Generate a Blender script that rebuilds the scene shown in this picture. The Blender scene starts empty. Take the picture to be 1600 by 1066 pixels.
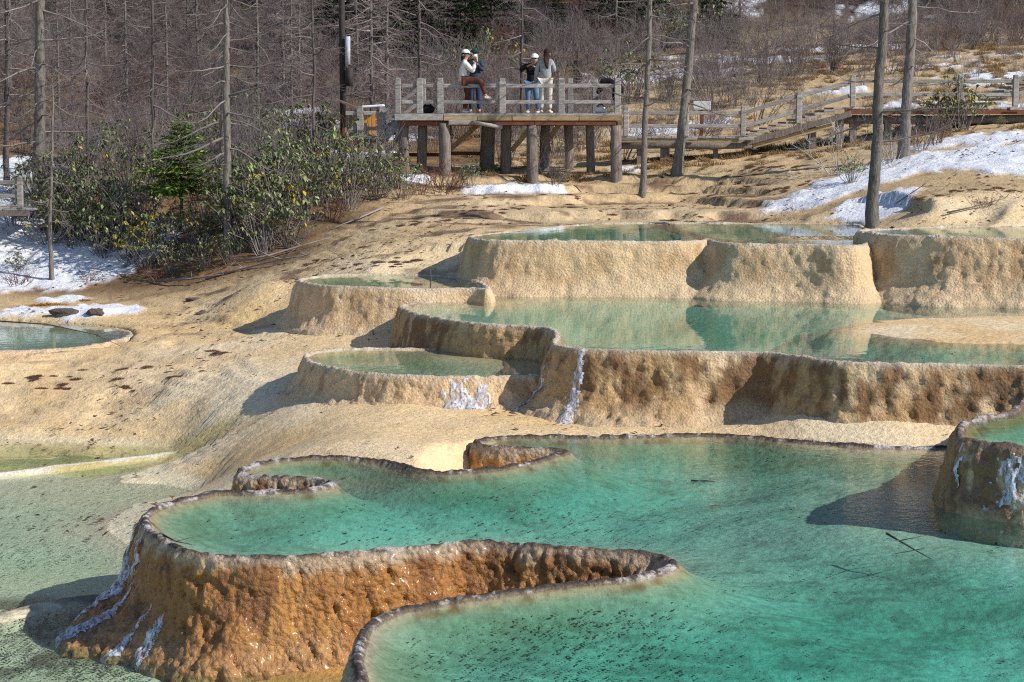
import bpy, bmesh, math, random
import numpy as np
from mathutils import Vector, Matrix

random.seed(7); RNG = np.random.default_rng(7)
SC = bpy.context.scene
COL = SC.collection
R = math.radians

# ------------------------------------------------------------------ camera, sky, sun, exposure
PITCH = R(6.5); FPX = 3111.0                      # focal length in pixels of the 1600 px wide photograph
cam_d = bpy.data.cameras.new('camera'); cam_d.lens = 70.0; cam_d.sensor_width = 36.0
cam_d.clip_start = 0.1; cam_d.clip_end = 3000
cam = bpy.data.objects.new('camera', cam_d); COL.objects.link(cam)
cam.location = (0, 0, 0); cam.rotation_euler = (R(90) - PITCH, 0, 0)
SC.camera = cam

SUN_EL, SUN_AZ = R(34), R(-24)                   # azimuth measured from +X (right) towards +Y (away)
sun_dir = Vector((math.cos(SUN_EL)*math.cos(SUN_AZ), math.cos(SUN_EL)*math.sin(SUN_AZ), math.sin(SUN_EL)))
world = bpy.data.worlds.new('World'); SC.world = world; world.use_nodes = True
wn = world.node_tree.nodes; wl = world.node_tree.links
sky = wn.new('ShaderNodeTexSky'); sky.sky_type = 'NISHITA'; sky.sun_disc = False
sky.sun_elevation = SUN_EL; sky.sun_rotation = math.atan2(sun_dir.x, sun_dir.y)
sky.altitude = 3000; sky.air_density = 1.0; sky.dust_density = 0.6
bg = wn['Background']; bg.inputs['Strength'].default_value = 0.13
wl.new(sky.outputs['Color'], bg.inputs['Color'])
sl = bpy.data.lights.new('sun', 'SUN'); sl.energy = 4.8; sl.angle = R(0.53); sl.color = (1.0, 0.93, 0.82)
so = bpy.data.objects.new('sun', sl); COL.objects.link(so)
so.rotation_euler = (-sun_dir).to_track_quat('-Z', 'Y').to_euler()
SC.view_settings.view_transform = 'Standard'; SC.view_settings.look = 'None'
SC.view_settings.exposure = 0.22; SC.view_settings.gamma = 1.0
SC.render.engine = 'CYCLES'
SC.cycles.use_denoising = False
SC.cycles.pixel_filter_type = 'BLACKMAN_HARRIS'; SC.cycles.filter_width = 1.15
SC.cycles.use_adaptive_sampling = True; SC.cycles.adaptive_threshold = 0.012
SC.cycles.max_bounces = 5; SC.cycles.diffuse_bounces = 2; SC.cycles.glossy_bounces = 2
SC.cycles.transparent_max_bounces = 12; SC.cycles.caustics_reflective = False; SC.cycles.caustics_refractive = False

# ------------------------------------------------------------------ measuring helper (photo pixel -> place)
CP, SP = math.cos(PITCH), math.sin(PITCH)
def ray(x, y):
    u = (x - 800.0)/FPX; v = (533.0 - y)/FPX
    return np.array([u, CP + v*SP, -SP + v*CP])
def at_z(x, y, z):
    d = ray(x, y); return d*(z/d[2])
def at_d(x, y, D):
    d = ray(x, y); return d*(D/d[1])

# ------------------------------------------------------------------ numpy noise
def _hash(ix, iy, iz, k=0):
    h = (ix.astype(np.int64)*374761393 + iy.astype(np.int64)*668265263 + iz.astype(np.int64)*2147483647 + k*1274126177) & 0xffffffff
    h = ((h ^ (h >> 13))*1274126177) & 0xffffffff
    h = ((h ^ (h >> 16))*2246822519) & 0xffffffff
    return ((h ^ (h >> 15)) & 0xffffff)/float(0xffffff)
_TAB = np.random.default_rng(11).random(128**3).astype(np.float32)*2 - 1
def vnoise(p, k=0):
    f = np.floor(p); i = f.astype(np.int32); t = (p - f).astype(np.float32); t = t*t*(3 - 2*t)
    x0 = ((i[:, 0] + 37*k) & 127) << 14; x1 = ((i[:, 0] + 1 + 37*k) & 127) << 14
    y0 = ((i[:, 1] + 53*k) & 127) << 7; y1 = ((i[:, 1] + 1 + 53*k) & 127) << 7
    z0 = (i[:, 2] + 11*k) & 127; z1 = (i[:, 2] + 1 + 11*k) & 127
    tx, ty, tz = t[:, 0], t[:, 1], t[:, 2]
    def L(a, b, w): return a + (b - a)*w
    return L(L(L(_TAB[x0+y0+z0], _TAB[x1+y0+z0], tx), L(_TAB[x0+y1+z0], _TAB[x1+y1+z0], tx), ty),
             L(L(_TAB[x0+y0+z1], _TAB[x1+y0+z1], tx), L(_TAB[x0+y1+z1], _TAB[x1+y1+z1], tx), ty), tz)
def fbm(p, oct=4, k=0, gain=0.5):
    s = 0; a = 1.0; n = 0
    for o in range(oct):
        s = s + a*vnoise(p*(2.03**o) + 17.3*o, k+o); n += a; a *= gain
    return s/n
def p3(x, y, z=0.0, s=1.0):
    x = np.asarray(x, float).ravel()
    return np.stack([x*s, np.asarray(y, float).ravel()*s, np.broadcast_to(np.asarray(z, float)*s, x.shape).ravel()], 1)
def worley(p, k=0):
    f = np.floor(p).astype(np.int64); best = np.full(len(p), 9.0)
    for a in (-1, 0, 1):
        for b in (-1, 0, 1):
            for c in (-1, 0, 1):
                ix, iy, iz = f[:, 0]+a, f[:, 1]+b, f[:, 2]+c
                q = np.stack([ix + _hash(ix, iy, iz, k), iy + _hash(ix, iy, iz, k+5), iz + _hash(ix, iy, iz, k+9)], 1)
                best = np.minimum(best, ((p - q)**2).sum(1))
    return np.sqrt(best)
def sstep(a, b, x):
    t = np.clip((x - a)/(b - a), 0, 1); return t*t*(3 - 2*t)
def mix3(c0, c1, t):
    return c0*(1 - t[:, None]) + c1*t[:, None]

# ------------------------------------------------------------------ object helpers
def tag(o, label=None, cat=None, group=None, kind=None):
    if label: o['label'] = label
    if cat: o['category'] = cat
    if group: o['group'] = group
    if kind: o['kind'] = kind
    return o
def link(name, data, parent=None, loc=None):
    o = bpy.data.objects.new(name, data); COL.objects.link(o)
    if parent is not None: o.parent = parent
    if loc is not None: o.location = loc
    return o
def empty(name, loc=(0, 0, 0), rz=0.0):
    o = link(name, None, None, loc); o.rotation_euler = (0, 0, rz); o.empty_display_size = 0.2
    return o
def mesh_np(name, V, F, material=None, smooth=True, attrs=None):
    """V (n,3), F list/array of faces; attrs: name -> (n,) or (n,3) per vertex"""
    me = bpy.data.meshes.new(name)
    V = np.asarray(V, np.float32)
    if isinstance(F, np.ndarray):
        k = F.shape[1]; nf = len(F)
        me.vertices.add(len(V)); me.vertices.foreach_set('co', V.ravel())
        me.loops.add(nf*k); me.loops.foreach_set('vertex_index', F.astype(np.int32).ravel())
        me.polygons.add(nf); me.polygons.foreach_set('loop_start', np.arange(0, nf*k, k, dtype=np.int32))
        me.update(calc_edges=True)
    else:
        me.from_pydata(V.tolist(), [], F)
    me.validate()
    if smooth: me.polygons.foreach_set('use_smooth', np.ones(len(me.polygons), bool))
    if attrs:
        for n, a in attrs.items():
            a = np.asarray(a, np.float32)
            if a.ndim == 1:
                at = me.attributes.new(n, 'FLOAT', 'POINT'); at.data.foreach_set('value', a)
            else:
                at = me.attributes.new(n, 'FLOAT_COLOR', 'POINT')
                at.data.foreach_set('color', np.concatenate([a, np.ones((len(a), 1), np.float32)], 1).ravel())
    if material: me.materials.append(material)
    return me
def copy_tree(o, parent=None):
    c = o.copy(); COL.objects.link(c); c.parent = parent
    for ch in o.children: copy_tree(ch, c)
    return c

class MB:
    """collects shapes of ONE piece"""
    def __init__(s): s.V = []; s.F = []; s.C = []
    def add(s, V, F, c=None):
        n = len(s.V); s.V += [tuple(v) for v in V]; s.F += [tuple(i + n for i in f) for f in F]
        if c is not None: s.C += [c]*len(V)
    def box(s, c, size, rot=None, taper=1.0):
        sx, sy, sz = size[0]/2, size[1]/2, size[2]/2
        v = [Vector((x*sx*(taper if z > 0 else 1), y*sy*(taper if z > 0 else 1), z*sz)) for z in (-1, 1) for y in (-1, 1) for x in (-1, 1)]
        if rot is not None: v = [rot @ p for p in v]
        v = [p + Vector(c) for p in v]
        s.add(v, [(0, 2, 3, 1), (4, 5, 7, 6), (0, 1, 5, 4), (2, 6, 7, 3), (0, 4, 6, 2), (1, 3, 7, 5)]); return s
    def beam(s, a, b, w, h):
        a, b = Vector(a), Vector(b); d = b - a; L = d.length; d.normalize()
        up = Vector((0, 0, 1)) if abs(d.z) < 0.95 else Vector((0, 1, 0))
        sd = d.cross(up).normalized(); up = sd.cross(d)
        rot = Matrix((d, sd, up)).transposed()
        return s.box((a + b)/2, (L, w, h), rot)
    def tube(s, P, rad, n=6, cap=True, c=None):
        P = [Vector(p) for p in P]; rad = rad if hasattr(rad, '__len__') else [rad]*len(P)
        d0 = (P[1] - P[0]).normalized()
        sd = d0.orthogonal().normalized()
        V = []
        for i, p in enumerate(P):
            d = ((P[min(i+1, len(P)-1)] - P[max(i-1, 0)])).normalized()
            sd = (sd - d*sd.dot(d)).normalized(); up = d.cross(sd)
            for k in range(n):
                a = 2*math.pi*k/n
                V.append(p + (sd*math.cos(a) + up*math.sin(a))*rad[i])
        F = []
        for i in range(len(P) - 1):
            for k in range(n):
                F.append((i*n+k, i*n+(k+1) % n, (i+1)*n+(k+1) % n, (i+1)*n+k))
        if cap:
            F.append(tuple(range(n))[::-1]); F.append(tuple((len(P)-1)*n + k for k in range(n)))
        s.add(V, F, c); return s
    def mesh(s, name, material, smooth=False, bevel=0.0):
        me = bpy.data.meshes.new(name); me.from_pydata(s.V, [], s.F)
        if s.C and len(s.C) == len(s.V):
            at = me.attributes.new('col', 'FLOAT_COLOR', 'POINT')
            at.data.foreach_set('color', np.array([(*c, 1) for c in s.C], np.float32).ravel())
        if bevel:
            bm = bmesh.new(); bm.from_mesh(me)
            bmesh.ops.bevel(bm, geom=bm.edges[:], offset=bevel, segments=1, affect='EDGES', clamp_overlap=True)
            bm.to_mesh(me); bm.free()
        if smooth: me.polygons.foreach_set('use_smooth', np.ones(len(me.polygons), bool))
        me.materials.append(material); return me
    def build(s, name, material, parent=None, loc=None, smooth=False, bevel=0.0):
        return link(name, s.mesh(name, material, smooth, bevel), parent, loc)

# ------------------------------------------------------------------ materials
def new_mat(name):
    m = bpy.data.materials.new(name); m.use_nodes = True
    nt = m.node_tree; b = nt.nodes['Principled BSDF']
    return m, nt, b
def N(nt, t, **kw):
    n = nt.nodes.new(t)
    for k, v in kw.items():
        if k in n.inputs: n.inputs[k].default_value = v
        else: setattr(n, k, v)
    return n
def ramp(nt, src, stops):
    r = nt.nodes.new('ShaderNodeValToRGB'); e = r.color_ramp.elements
    while len(e) < len(stops): e.new(0.5)
    for el, (p, c) in zip(e, stops): el.position = p; el.color = (*c, 1) if len(c) == 3 else c
    nt.links.new(src, r.inputs['Fac']); return r
def mulc(nt, a, b, fac=1.0, mode='MULTIPLY'):
    m = nt.nodes.new('ShaderNodeMix'); m.data_type = 'RGBA'; m.blend_type = mode; m.inputs[0].default_value = fac
    nt.links.new(a, m.inputs[6]); nt.links.new(b, m.inputs[7]); return m.outputs[2]
def mat_plain(name, c1, c2, scale=8.0, rough=0.8, bump=0.0, bscale=40.0, stretch=(1, 1, 1), spec=0.3, objrand=0.0, coord='Object'):
    m, nt, b = new_mat(name)
    tc = N(nt, 'ShaderNodeTexCoord'); mp = N(nt, 'ShaderNodeMapping'); mp.inputs['Scale'].default_value = stretch
    nt.links.new(tc.outputs[coord], mp.inputs['Vector'])
    nz = N(nt, 'ShaderNodeTexNoise', Scale=scale, Detail=6.0, Roughness=0.65); nt.links.new(mp.outputs[0], nz.inputs['Vector'])
    r = ramp(nt, nz.outputs['Fac'], [(0.3, c1), (0.7, c2)])
    out = r.outputs['Color']
    if objrand:
        oi = N(nt, 'ShaderNodeObjectInfo')
        rr = ramp(nt, oi.outputs['Random'], [(0, (1-objrand,)*3), (1, (1+objrand,)*3)])
        out = mulc(nt, out, rr.outputs['Color'])
    nt.links.new(out, b.inputs['Base Color'])
    b.inputs['Roughness'].default_value = rough; b.inputs['Specular IOR Level'].default_value = spec
    if bump:
        n2 = N(nt, 'ShaderNodeTexNoise', Scale=bscale, Detail=4.0); nt.links.new(mp.outputs[0], n2.inputs['Vector'])
        bp = N(nt, 'ShaderNodeBump', Strength=bump, Distance=0.02); nt.links.new(n2.outputs['Fac'], bp.inputs['Height'])
        nt.links.new(bp.outputs[0], b.inputs['Normal'])
    return m
def mat_attr(name, rough=0.8, spec=0.3, bump=0.5, bscale=25.0, lump=0.0, lscale=14.0, speck=0.25, wet=None, bdist=0.03):
    """colour and wetness from vertex attributes (what the stone itself is), fine grain and relief from nodes"""
    m, nt, b = new_mat(name)
    at = N(nt, 'ShaderNodeAttribute', attribute_name='col')
    tc = N(nt, 'ShaderNodeTexCoord')
    n1 = N(nt, 'ShaderNodeTexNoise', Scale=bscale, Detail=5.0, Roughness=0.7); nt.links.new(tc.outputs['Object'], n1.inputs['Vector'])
    g = ramp(nt, n1.outputs['Fac'], [(0.28, (1-speck,)*3), (0.72, (1+speck*0.6,)*3)])
    nt.links.new(mulc(nt, at.outputs['Color'], g.outputs['Color']), b.inputs['Base Color'])
    b.inputs['Specular IOR Level'].default_value = spec
    if wet:
        aw = N(nt, 'ShaderNodeAttribute', attribute_name='wet')
        mr = N(nt, 'ShaderNodeMapRange'); mr.inputs['To Min'].default_value = rough; mr.inputs['To Max'].default_value = wet
        nt.links.new(aw.outputs['Fac'], mr.inputs['Value']); nt.links.new(mr.outputs[0], b.inputs['Roughness'])
    else: b.inputs['Roughness'].default_value = rough
    h = n1.outputs['Fac']
    if lump:
        vo = N(nt, 'ShaderNodeTexVoronoi', Scale=lscale); vo.feature = 'F1'
        nt.links.new(tc.outputs['Object'], vo.inputs['Vector'])
        ma = N(nt, 'ShaderNodeMath'); ma.operation = 'MULTIPLY_ADD'; ma.inputs[1].default_value = -lump
        nt.links.new(vo.outputs['Distance'], ma.inputs[0]); nt.links.new(h, ma.inputs[2]); h = ma.outputs[0]
    bp = N(nt, 'ShaderNodeBump', Strength=bump, Distance=bdist); nt.links.new(h, bp.inputs['Height'])
    nt.links.new(bp.outputs[0], b.inputs['Normal'])
    return m
def mat_water(name, trans, ripple=0.05, rscale=3.0, rough=0.02):
    """clear tinted water: each crossing of the surface dims light by the water depth below it along the bent path"""
    m = bpy.data.materials.new(name); m.use_nodes = True; nt = m.node_tree; nt.nodes.clear(); L = nt.links.new
    def ma(op, a, b=None, c=None):
        n = N(nt, 'ShaderNodeMath'); n.operation = op
        for i, v in enumerate((a, b, c)):
            if v is None: continue
            if isinstance(v, (int, float)): n.inputs[i].default_value = v
            else: L(v, n.inputs[i])
        return n.outputs[0]
    out = N(nt, 'ShaderNodeOutputMaterial'); mx = N(nt, 'ShaderNodeMixShader')
    tr = N(nt, 'ShaderNodeBsdfTransparent'); gl = N(nt, 'ShaderNodeBsdfGlossy', Roughness=rough)
    tc = N(nt, 'ShaderNodeTexCoord')
    nz = N(nt, 'ShaderNodeTexNoise', Scale=rscale, Detail=3.0, Roughness=0.55); L(tc.outputs['Object'], nz.inputs['Vector'])
    bp = N(nt, 'ShaderNodeBump', Strength=ripple, Distance=0.1); L(nz.outputs['Fac'], bp.inputs['Height'])
    ge = N(nt, 'ShaderNodeNewGeometry')
    dot = N(nt, 'ShaderNodeVectorMath'); dot.operation = 'DOT_PRODUCT'; L(ge.outputs['Incoming'], dot.inputs[0]); L(bp.outputs[0], dot.inputs[1])
    c = ma('ABSOLUTE', dot.outputs['Value'])
    fres = ma('MULTIPLY_ADD', ma('POWER', ma('SUBTRACT', 1.0, c), 5.0), 0.98, 0.02)
    cost = ma('SQRT', ma('SUBTRACT', 1.0, ma('DIVIDE', ma('SUBTRACT', 1.0, ma('MULTIPLY', c, c)), 1.769)))
    at = N(nt, 'ShaderNodeAttribute', attribute_name='depth')
    path = ma('DIVIDE', at.outputs['Fac'], cost)
    cc = N(nt, 'ShaderNodeCombineColor')
    for i in range(3): L(ma('POWER', float(trans[i]), path), cc.inputs[i])
    L(cc.outputs[0], tr.inputs['Color'])
    L(bp.outputs[0], gl.inputs['Normal'])
    L(fres, mx.inputs[0]); L(tr.outputs[0], mx.inputs[1]); L(gl.outputs[0], mx.inputs[2]); L(mx.outputs[0], out.inputs['Surface'])
    return m
M = {}
M['ground'] = mat_attr('ground_travertine', 0.8, 0.2, 0.9, 13.0, lump=0.25, lscale=6.0, speck=0.30, wet=0.32, bdist=0.045)
M['wall'] = mat_attr('pale_travertine', 0.72, 0.35, 0.9, 26.0, lump=0.35, lscale=22.0, speck=0.36, wet=0.3, bdist=0.04)
M['wetwall'] = mat_attr('wet_orange_travertine', 0.6, 0.55, 0.9, 26.0, lump=0.9, lscale=17.0, speck=0.35, wet=0.2, bdist=0.035)
M['wetwall'].node_tree.nodes['Principled BSDF'].inputs['Coat Weight'].default_value = 0.12
M['wetwall'].node_tree.nodes['Principled BSDF'].inputs['Coat Roughness'].default_value = 0.18
M['rim'] = mat_attr('crusted_rim', 0.85, 0.2, 0.9, 30.0, lump=0.3, lscale=25.0, speck=0.7, bdist=0.04)
M['floor'] = mat_attr('pool_floor_marl', 0.9, 0.1, 0.6, 11.0, lump=0.4, lscale=9.0, speck=0.32, bdist=0.05)
M['ice'] = mat_plain('ice', (0.55, 0.57, 0.68), (0.80, 0.81, 0.88), 9, 0.4, 0.6, 30, spec=0.5)
nt = M['ice'].node_tree; b_ = nt.nodes['Principled BSDF']; tc_ = N(nt, 'ShaderNodeTexCoord'); mp_ = N(nt, 'ShaderNodeMapping'); mp_.inputs['Scale'].default_value = (2.2, 2.2, 0.55)
nt.links.new(tc_.outputs['Object'], mp_.inputs['Vector']); nz_ = N(nt, 'ShaderNodeTexNoise', Scale=11.0, Detail=6.0, Roughness=0.7); nt.links.new(mp_.outputs[0], nz_.inputs['Vector'])
rp_ = ramp(nt, nz_.outputs['Fac'], [(0.40, (0.05, 0.05, 0.05)), (0.58, (1, 1, 1))]); nt.links.new(rp_.outputs['Color'], b_.inputs['Alpha'])
M['water_deep'] = mat_water('water_turquoise', (0.29, 0.81, 0.80), 0.08, 8.0)
M['water_mid'] = mat_water('water_still', (0.30, 0.79, 0.73), 0.02, 3.0)
M['water_pale'] = mat_water('water_pale', (0.38, 0.80, 0.62), 0.03, 3.0)
M['water_lagoon'] = mat_water('water_lagoon', (0.26, 0.86, 0.72), 0.04, 7.0)
M['litter'] = mat_plain('dark_leaf_litter', (0.05, 0.055, 0.045), (0.13, 0.115, 0.08), 3, 0.9)
M['grey_wood'] = mat_plain('weathered_grey_wood', (0.17, 0.155, 0.145), (0.45, 0.43, 0.41), 5, 0.85, 0.6, 30, (1, 5, 5), objrand=0.26)
M['log'] = mat_plain('weathered_log', (0.10, 0.078, 0.07), (0.28, 0.24, 0.215), 5, 0.9, 0.7, 16, (6, 6, 0.6), objrand=0.12)
M['tan_wood'] = mat_plain('tan_wood', (0.28, 0.19, 0.10), (0.45, 0.34, 0.2), 5, 0.85, 0.3, 20, (1, 6, 6), objrand=0.15)
M['red_wood'] = mat_plain('red_brown_wood', (0.13, 0.045, 0.025), (0.22, 0.09, 0.05), 5, 0.8, 0.3, 20, (1, 6, 6), objrand=0.15)
M['orange_wood'] = mat_plain('orange_wood', (0.55, 0.22, 0.03), (0.75, 0.35, 0.06), 5, 0.6, 0.2, 20, (6, 6, 1), objrand=0.1)
M['roof'] = mat_plain('brown_roof_boards', (0.10, 0.06, 0.05), (0.2, 0.13, 0.10), 6, 0.85, 0.3, 20, objrand=0.15)
M['bark'] = mat_plain('grey_bark', (0.075, 0.066, 0.06), (0.24, 0.22, 0.20), 9, 0.95, 1.0, 18, (2.2, 2.2, 0.55), objrand=0.15)
M['bark_dark'] = mat_plain('dark_bark', (0.045, 0.038, 0.036), (0.15, 0.13, 0.125), 7, 0.95, 0.8, 18, (2, 2, 0.4), objrand=0.15)
M['twig'] = mat_plain('grey_twigs', (0.11, 0.095, 0.09), (0.29, 0.26, 0.25), 2, 0.9, objrand=0.2)
M['twig_purple'] = mat_plain('purple_brown_twigs', (0.10, 0.08, 0.079), (0.29, 0.24, 0.236), 1.2, 0.9, objrand=0.25)
M['twig_red'] = mat_plain('red_brown_twigs', (0.09, 0.04, 0.032), (0.20, 0.095, 0.075), 2, 0.9, objrand=0.2)
M['twig_pale'] = mat_plain('pale_grey_twigs', (0.3, 0.28, 0.27), (0.5, 0.48, 0.46), 3, 0.9)
M['snow'] = mat_plain('snow', (0.72, 0.76, 0.84), (0.86, 0.88, 0.92), 5, 0.6, 0.5, 12)
def mat_leaf(name, rough=0.45, trans=0.25):
    m, nt, b = new_mat(name)
    at = N(nt, 'ShaderNodeAttribute', attribute_name='col'); oi = N(nt, 'ShaderNodeObjectInfo')
    rr = ramp(nt, oi.outputs['Random'], [(0, (0.8, 0.85, 0.8)), (1, (1.2, 1.15, 1.1))])
    nt.links.new(mulc(nt, at.outputs['Color'], rr.outputs['Color']), b.inputs['Base Color'])
    b.inputs['Roughness'].default_value = rough; b.inputs['Specular IOR Level'].default_value = 0.35
    return m
M['leaf'] = mat_leaf('evergreen_leaf'); M['needle'] = mat_leaf('needles', 0.6)


# ------------------------------------------------------------------ pool rims (traced, each laid at its own water level)
def smooth_poly(P, n=6):
    P = np.asarray(P, float); m = len(P); out = []
    for i in range(m):
        a, b, c, d = P[(i-1) % m], P[i], P[(i+1) % m], P[(i+2) % m]
        for k in range(n):
            t = k/n
            # centripetal-ish catmull rom with tension
            out.append(0.5*((2*b) + (-a + c)*t + (2*a - 5*b + 4*c - d)*t*t + (-a + 3*b - 3*c + d)*t**3))
    return np.array(out)
def rim_poly(px, z, wob=0.03, seed=0, n=6):
    P = np.array([at_z(x, y, z)[:2] for x, y in px]); Q = smooth_poly(P, n)
    # even spacing then small natural wobble
    seg = np.linalg.norm(np.roll(Q, -1, 0) - Q, axis=1); s = np.concatenate([[0], np.cumsum(seg)])
    cnt = int(s[-1]/0.14); t = np.linspace(0, s[-1], cnt, endpoint=False)
    C = np.vstack([Q, Q[:1]])
    Q = np.stack([np.interp(t, s, C[:, 0]), np.interp(t, s, C[:, 1])], 1)
    Q += wob*np.stack([fbm(p3(Q[:, 0], Q[:, 1], seed, 2.2), 3, 3), fbm(p3(Q[:, 0], Q[:, 1], seed, 2.2), 3, 11)], 1)
    return Q
def sdf(P, X, Y, far=None):
    """signed distance to polygon (negative inside)"""
    x = X.ravel(); y = Y.ravel(); A = P; B = np.roll(P, -1, 0)
    d2 = np.full(x.shape, 1e9); inside = np.zeros(x.shape, bool)
    for (ax, ay), (bx, by) in zip(A, B):
        ex, ey = bx-ax, by-ay; L = ex*ex + ey*ey + 1e-12
        wx, wy = x-ax, y-ay
        t = np.clip((wx*ex + wy*ey)/L, 0, 1)
        d2 = np.minimum(d2, (wx - ex*t)**2 + (wy - ey*t)**2)
        c = (ay <= y) != (by <= y)
        if c.any():
            xi = ax + (y - ay)*ex/(ey if abs(ey) > 1e-12 else 1e-12)
            inside ^= c & (x < xi)
    d = np.sqrt(d2); d[inside] *= -1
    return d.reshape(X.shape)

Z_BIG, Z_MID, Z_UP, Z_E, Z_A, Z_B, Z_D, Z_C = -4.32, -3.34, -2.35, -2.16, -3.11, -3.83, -3.53, -4.30
Z_LAG, Z_LAGM, Z_LAG2 = -5.38, -5.35, -5.31
RIM = {}
RIM['big'] = rim_poly([(566,1078),(558,1050),(556,1020),(575,980),(610,957),(680,942),(780,928),(900,913),(985,905),(1035,893),(1048,881),(1035,872),
    (990,866),(900,860),(840,855),(780,849),(720,849),(640,857),(540,866),(440,871),(350,871),(290,862),(250,845),(228,826),(222,808),(245,793),(300,778),
    (345,771),(400,770),(470,767),(508,762),(518,757),(500,751),(440,747),(395,744),(372,739),(385,730),(430,721),(490,716),(560,717),(612,724),(650,734),(690,738),
    (740,736),(800,729),(862,713),(884,707),(868,703),(800,702),(752,697),(741,690),(765,685),(850,682),(930,683),(1000,682),(1100,680),(1200,685),(1280,693),(1360,699),
    (1430,701),(1490,700),(1580,700),(1750,690),(1950,720),(2150,900),(2000,1130),(1600,1240),(1100,1240),(760,1190),(610,1130)], Z_BIG, 0.035, 1, 5)
RIM['mid'] = rim_poly([(627,479),(640,488),(669,495),(700,500),(762,507),(835,511),(864,518),(868,528),(864,537),(880,543),(944,548),(1060,551),(1150,551),(1205,553),(1245,558),(1290,564),
    (1350,568),(1450,570),(1560,572),(1700,576),(1900,570),(2000,520),(1900,462),(1600,461),(1345,460),(1100,458),(1000,457),(900,457),(790,461),(720,468),(660,473)], Z_MID, 0.03, 2)
RIM['upper'] = rim_poly([(734,371),(760,375),(828,377),(920,378),(1000,378),(1060,378),(1094,377),(1106,374),(1118,378),(1150,381),(1250,383),(1330,385),(1358,380),(1362,368),(1352,357),(1310,350.5),(1100,349),(950,350),
    (850,356),(780,364),(745,368)], Z_UP, 0.03, 3)
RIM['right'] = rim_poly([(1341,362),(1370,365),(1420,368),(1500,371),(1600,373),(1750,375),(1900,373),(1980,360),(1900,350),(1750,352),(1600,354),(1480,355),(1400,358),(1355,360)], Z_E, 0.03, 4)
RIM['small'] = rim_poly([(468,440),(500,446),(556,449),(620,451),(690,451),(740,451),(762,453),(756,445),(735,436),(700,432),(640,430),(560,430),(505,432),(475,436)], Z_A, 0.03, 5)
RIM['low'] = rim_poly([(478,557),(492,567),(530,578),(590,586),(650,589),(720,590),(785,589),(850,586),(900,570),(880,555),(760,548),(640,546),(560,546),(505,549)], Z_B, 0.03, 6)
RIM['side'] = rim_poly([(1494,678),(1510,686),(1545,692),(1600,698),(1700,706),(1850,708),(1980,690),(1980,620),(1850,596),(1700,600),(1625,606),(1600,620),(1592,634),(1578,646),(1540,653),(1505,663)], Z_D, 0.035, 7)
RIM['left'] = rim_poly([(205,522),(180,532),(120,542),(40,547),(-60,549),(-200,545),(-260,520),(-150,503),(-40,501),(60,504),(130,508),(190,514)], Z_C, 0.03, 8)
ZW = dict(big=Z_BIG, mid=Z_MID, upper=Z_UP, right=Z_E, small=Z_A, low=Z_B, side=Z_D, left=Z_C)
DEPTH = dict(big=0.60, mid=0.55, upper=0.45, right=0.22, small=0.35, low=0.28, side=0.6, left=0.2)

# ------------------------------------------------------------------ terrain height
CTRL = []
def cz(*pts):
    for x, y, z in pts: q = at_z(x, y, z); CTRL.append((q[0], q[1], z))
def cd(*pts):
    for x, D, z in pts: CTRL.append(((x-800)/FPX*D, D, z))
cz((0,1066,-5.5),(-200,1000,-5.48),(60,1005,-5.47),(200,1120,-5.5),(300,1075,-5.5),(450,1100,-5.5),(470,1045,-5.37),(520,1060,-5.4),(150,970,-5.44),
   (0,860,-5.46),(150,870,-5.44),(0,800,-5.45),(150,780,-5.42),(250,765,-5.38),(-200,800,-5.46),(100,750,-5.40),(60,915,-5.45),(190,900,-5.44),(60,978,-5.46),(140,950,-5.45),(-100,992,-5.46),(220,945,-5.45),(310,762,-5.28),(250,738,-5.28),
   (0,715,-5.36),(150,704,-5.35),(-200,715,-5.36),(270,699,-5.29),(300,708,-5.2),(370,722,-4.9),(420,690,-4.68),(400,665,-4.68),(350,685,-4.95),(330,665,-4.92),(460,700,-4.55),
   (500,690,-4.36),(560,700,-4.31),(640,712,-4.31),(700,690,-4.31),(760,676,-4.31),(850,670,-4.31),(450,715,-4.5),
   (450,650,-4.48),(300,645,-4.85),(150,650,-5.02),(0,660,-5.12),(560,655,-4.31),(680,660,-4.31),(-200,650,-5.1),
   (350,590,-4.4),(200,595,-4.6),(0,600,-4.72),(430,600,-4.34),(-200,600,-4.64),
   (450,545,-4.06),(560,536,-3.99),(620,536,-3.97),(300,535,-4.18),(225,535,-4.3),(140,556,-4.36),(0,560,-4.39),
   (250,490,-4.1),(350,478,-3.9),(390,470,-3.75),(405,500,-3.98),(120,485,-4.12),(0,478,-4.1),(-200,480,-4.1),
   (430,420,-3.3),(560,410,-2.95),(680,400,-2.75),(620,350,-2.45),(480,380,-2.9),(300,420,-3.5),(200,440,-3.8),(100,455,-4.0),(0,440,-3.85),(-200,430,-3.6),
   (800,342,-2.33),(950,341,-2.33),(1100,341,-2.32),(1250,341,-2.28),(1400,345,-2.18),(1550,345,-2.1),(1700,340,-2.05),
   (900,315,-2.1),(1050,300,-1.95),(1200,300,-1.85),(1330,320,-1.95),(1450,310,-1.7),(1600,310,-1.65))
cd((1450,26.15,-3.88),(1600,25.9,-3.8),(1300,26.5,-4.05),(1200,26.95,-4.25),(1350,26.0,-4.2),(1480,25.6,-4.15),(1250,26.4,-4.27),(1400,25.8,-4.22),(1560,25.5,-4.1),(1050,27.4,-4.33),(950,27.6,-4.33),(880,27.6,-4.33),(1000,28.2,-4.36),(1100,28.0,-4.36),(1130,27.3,-4.33))
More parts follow.
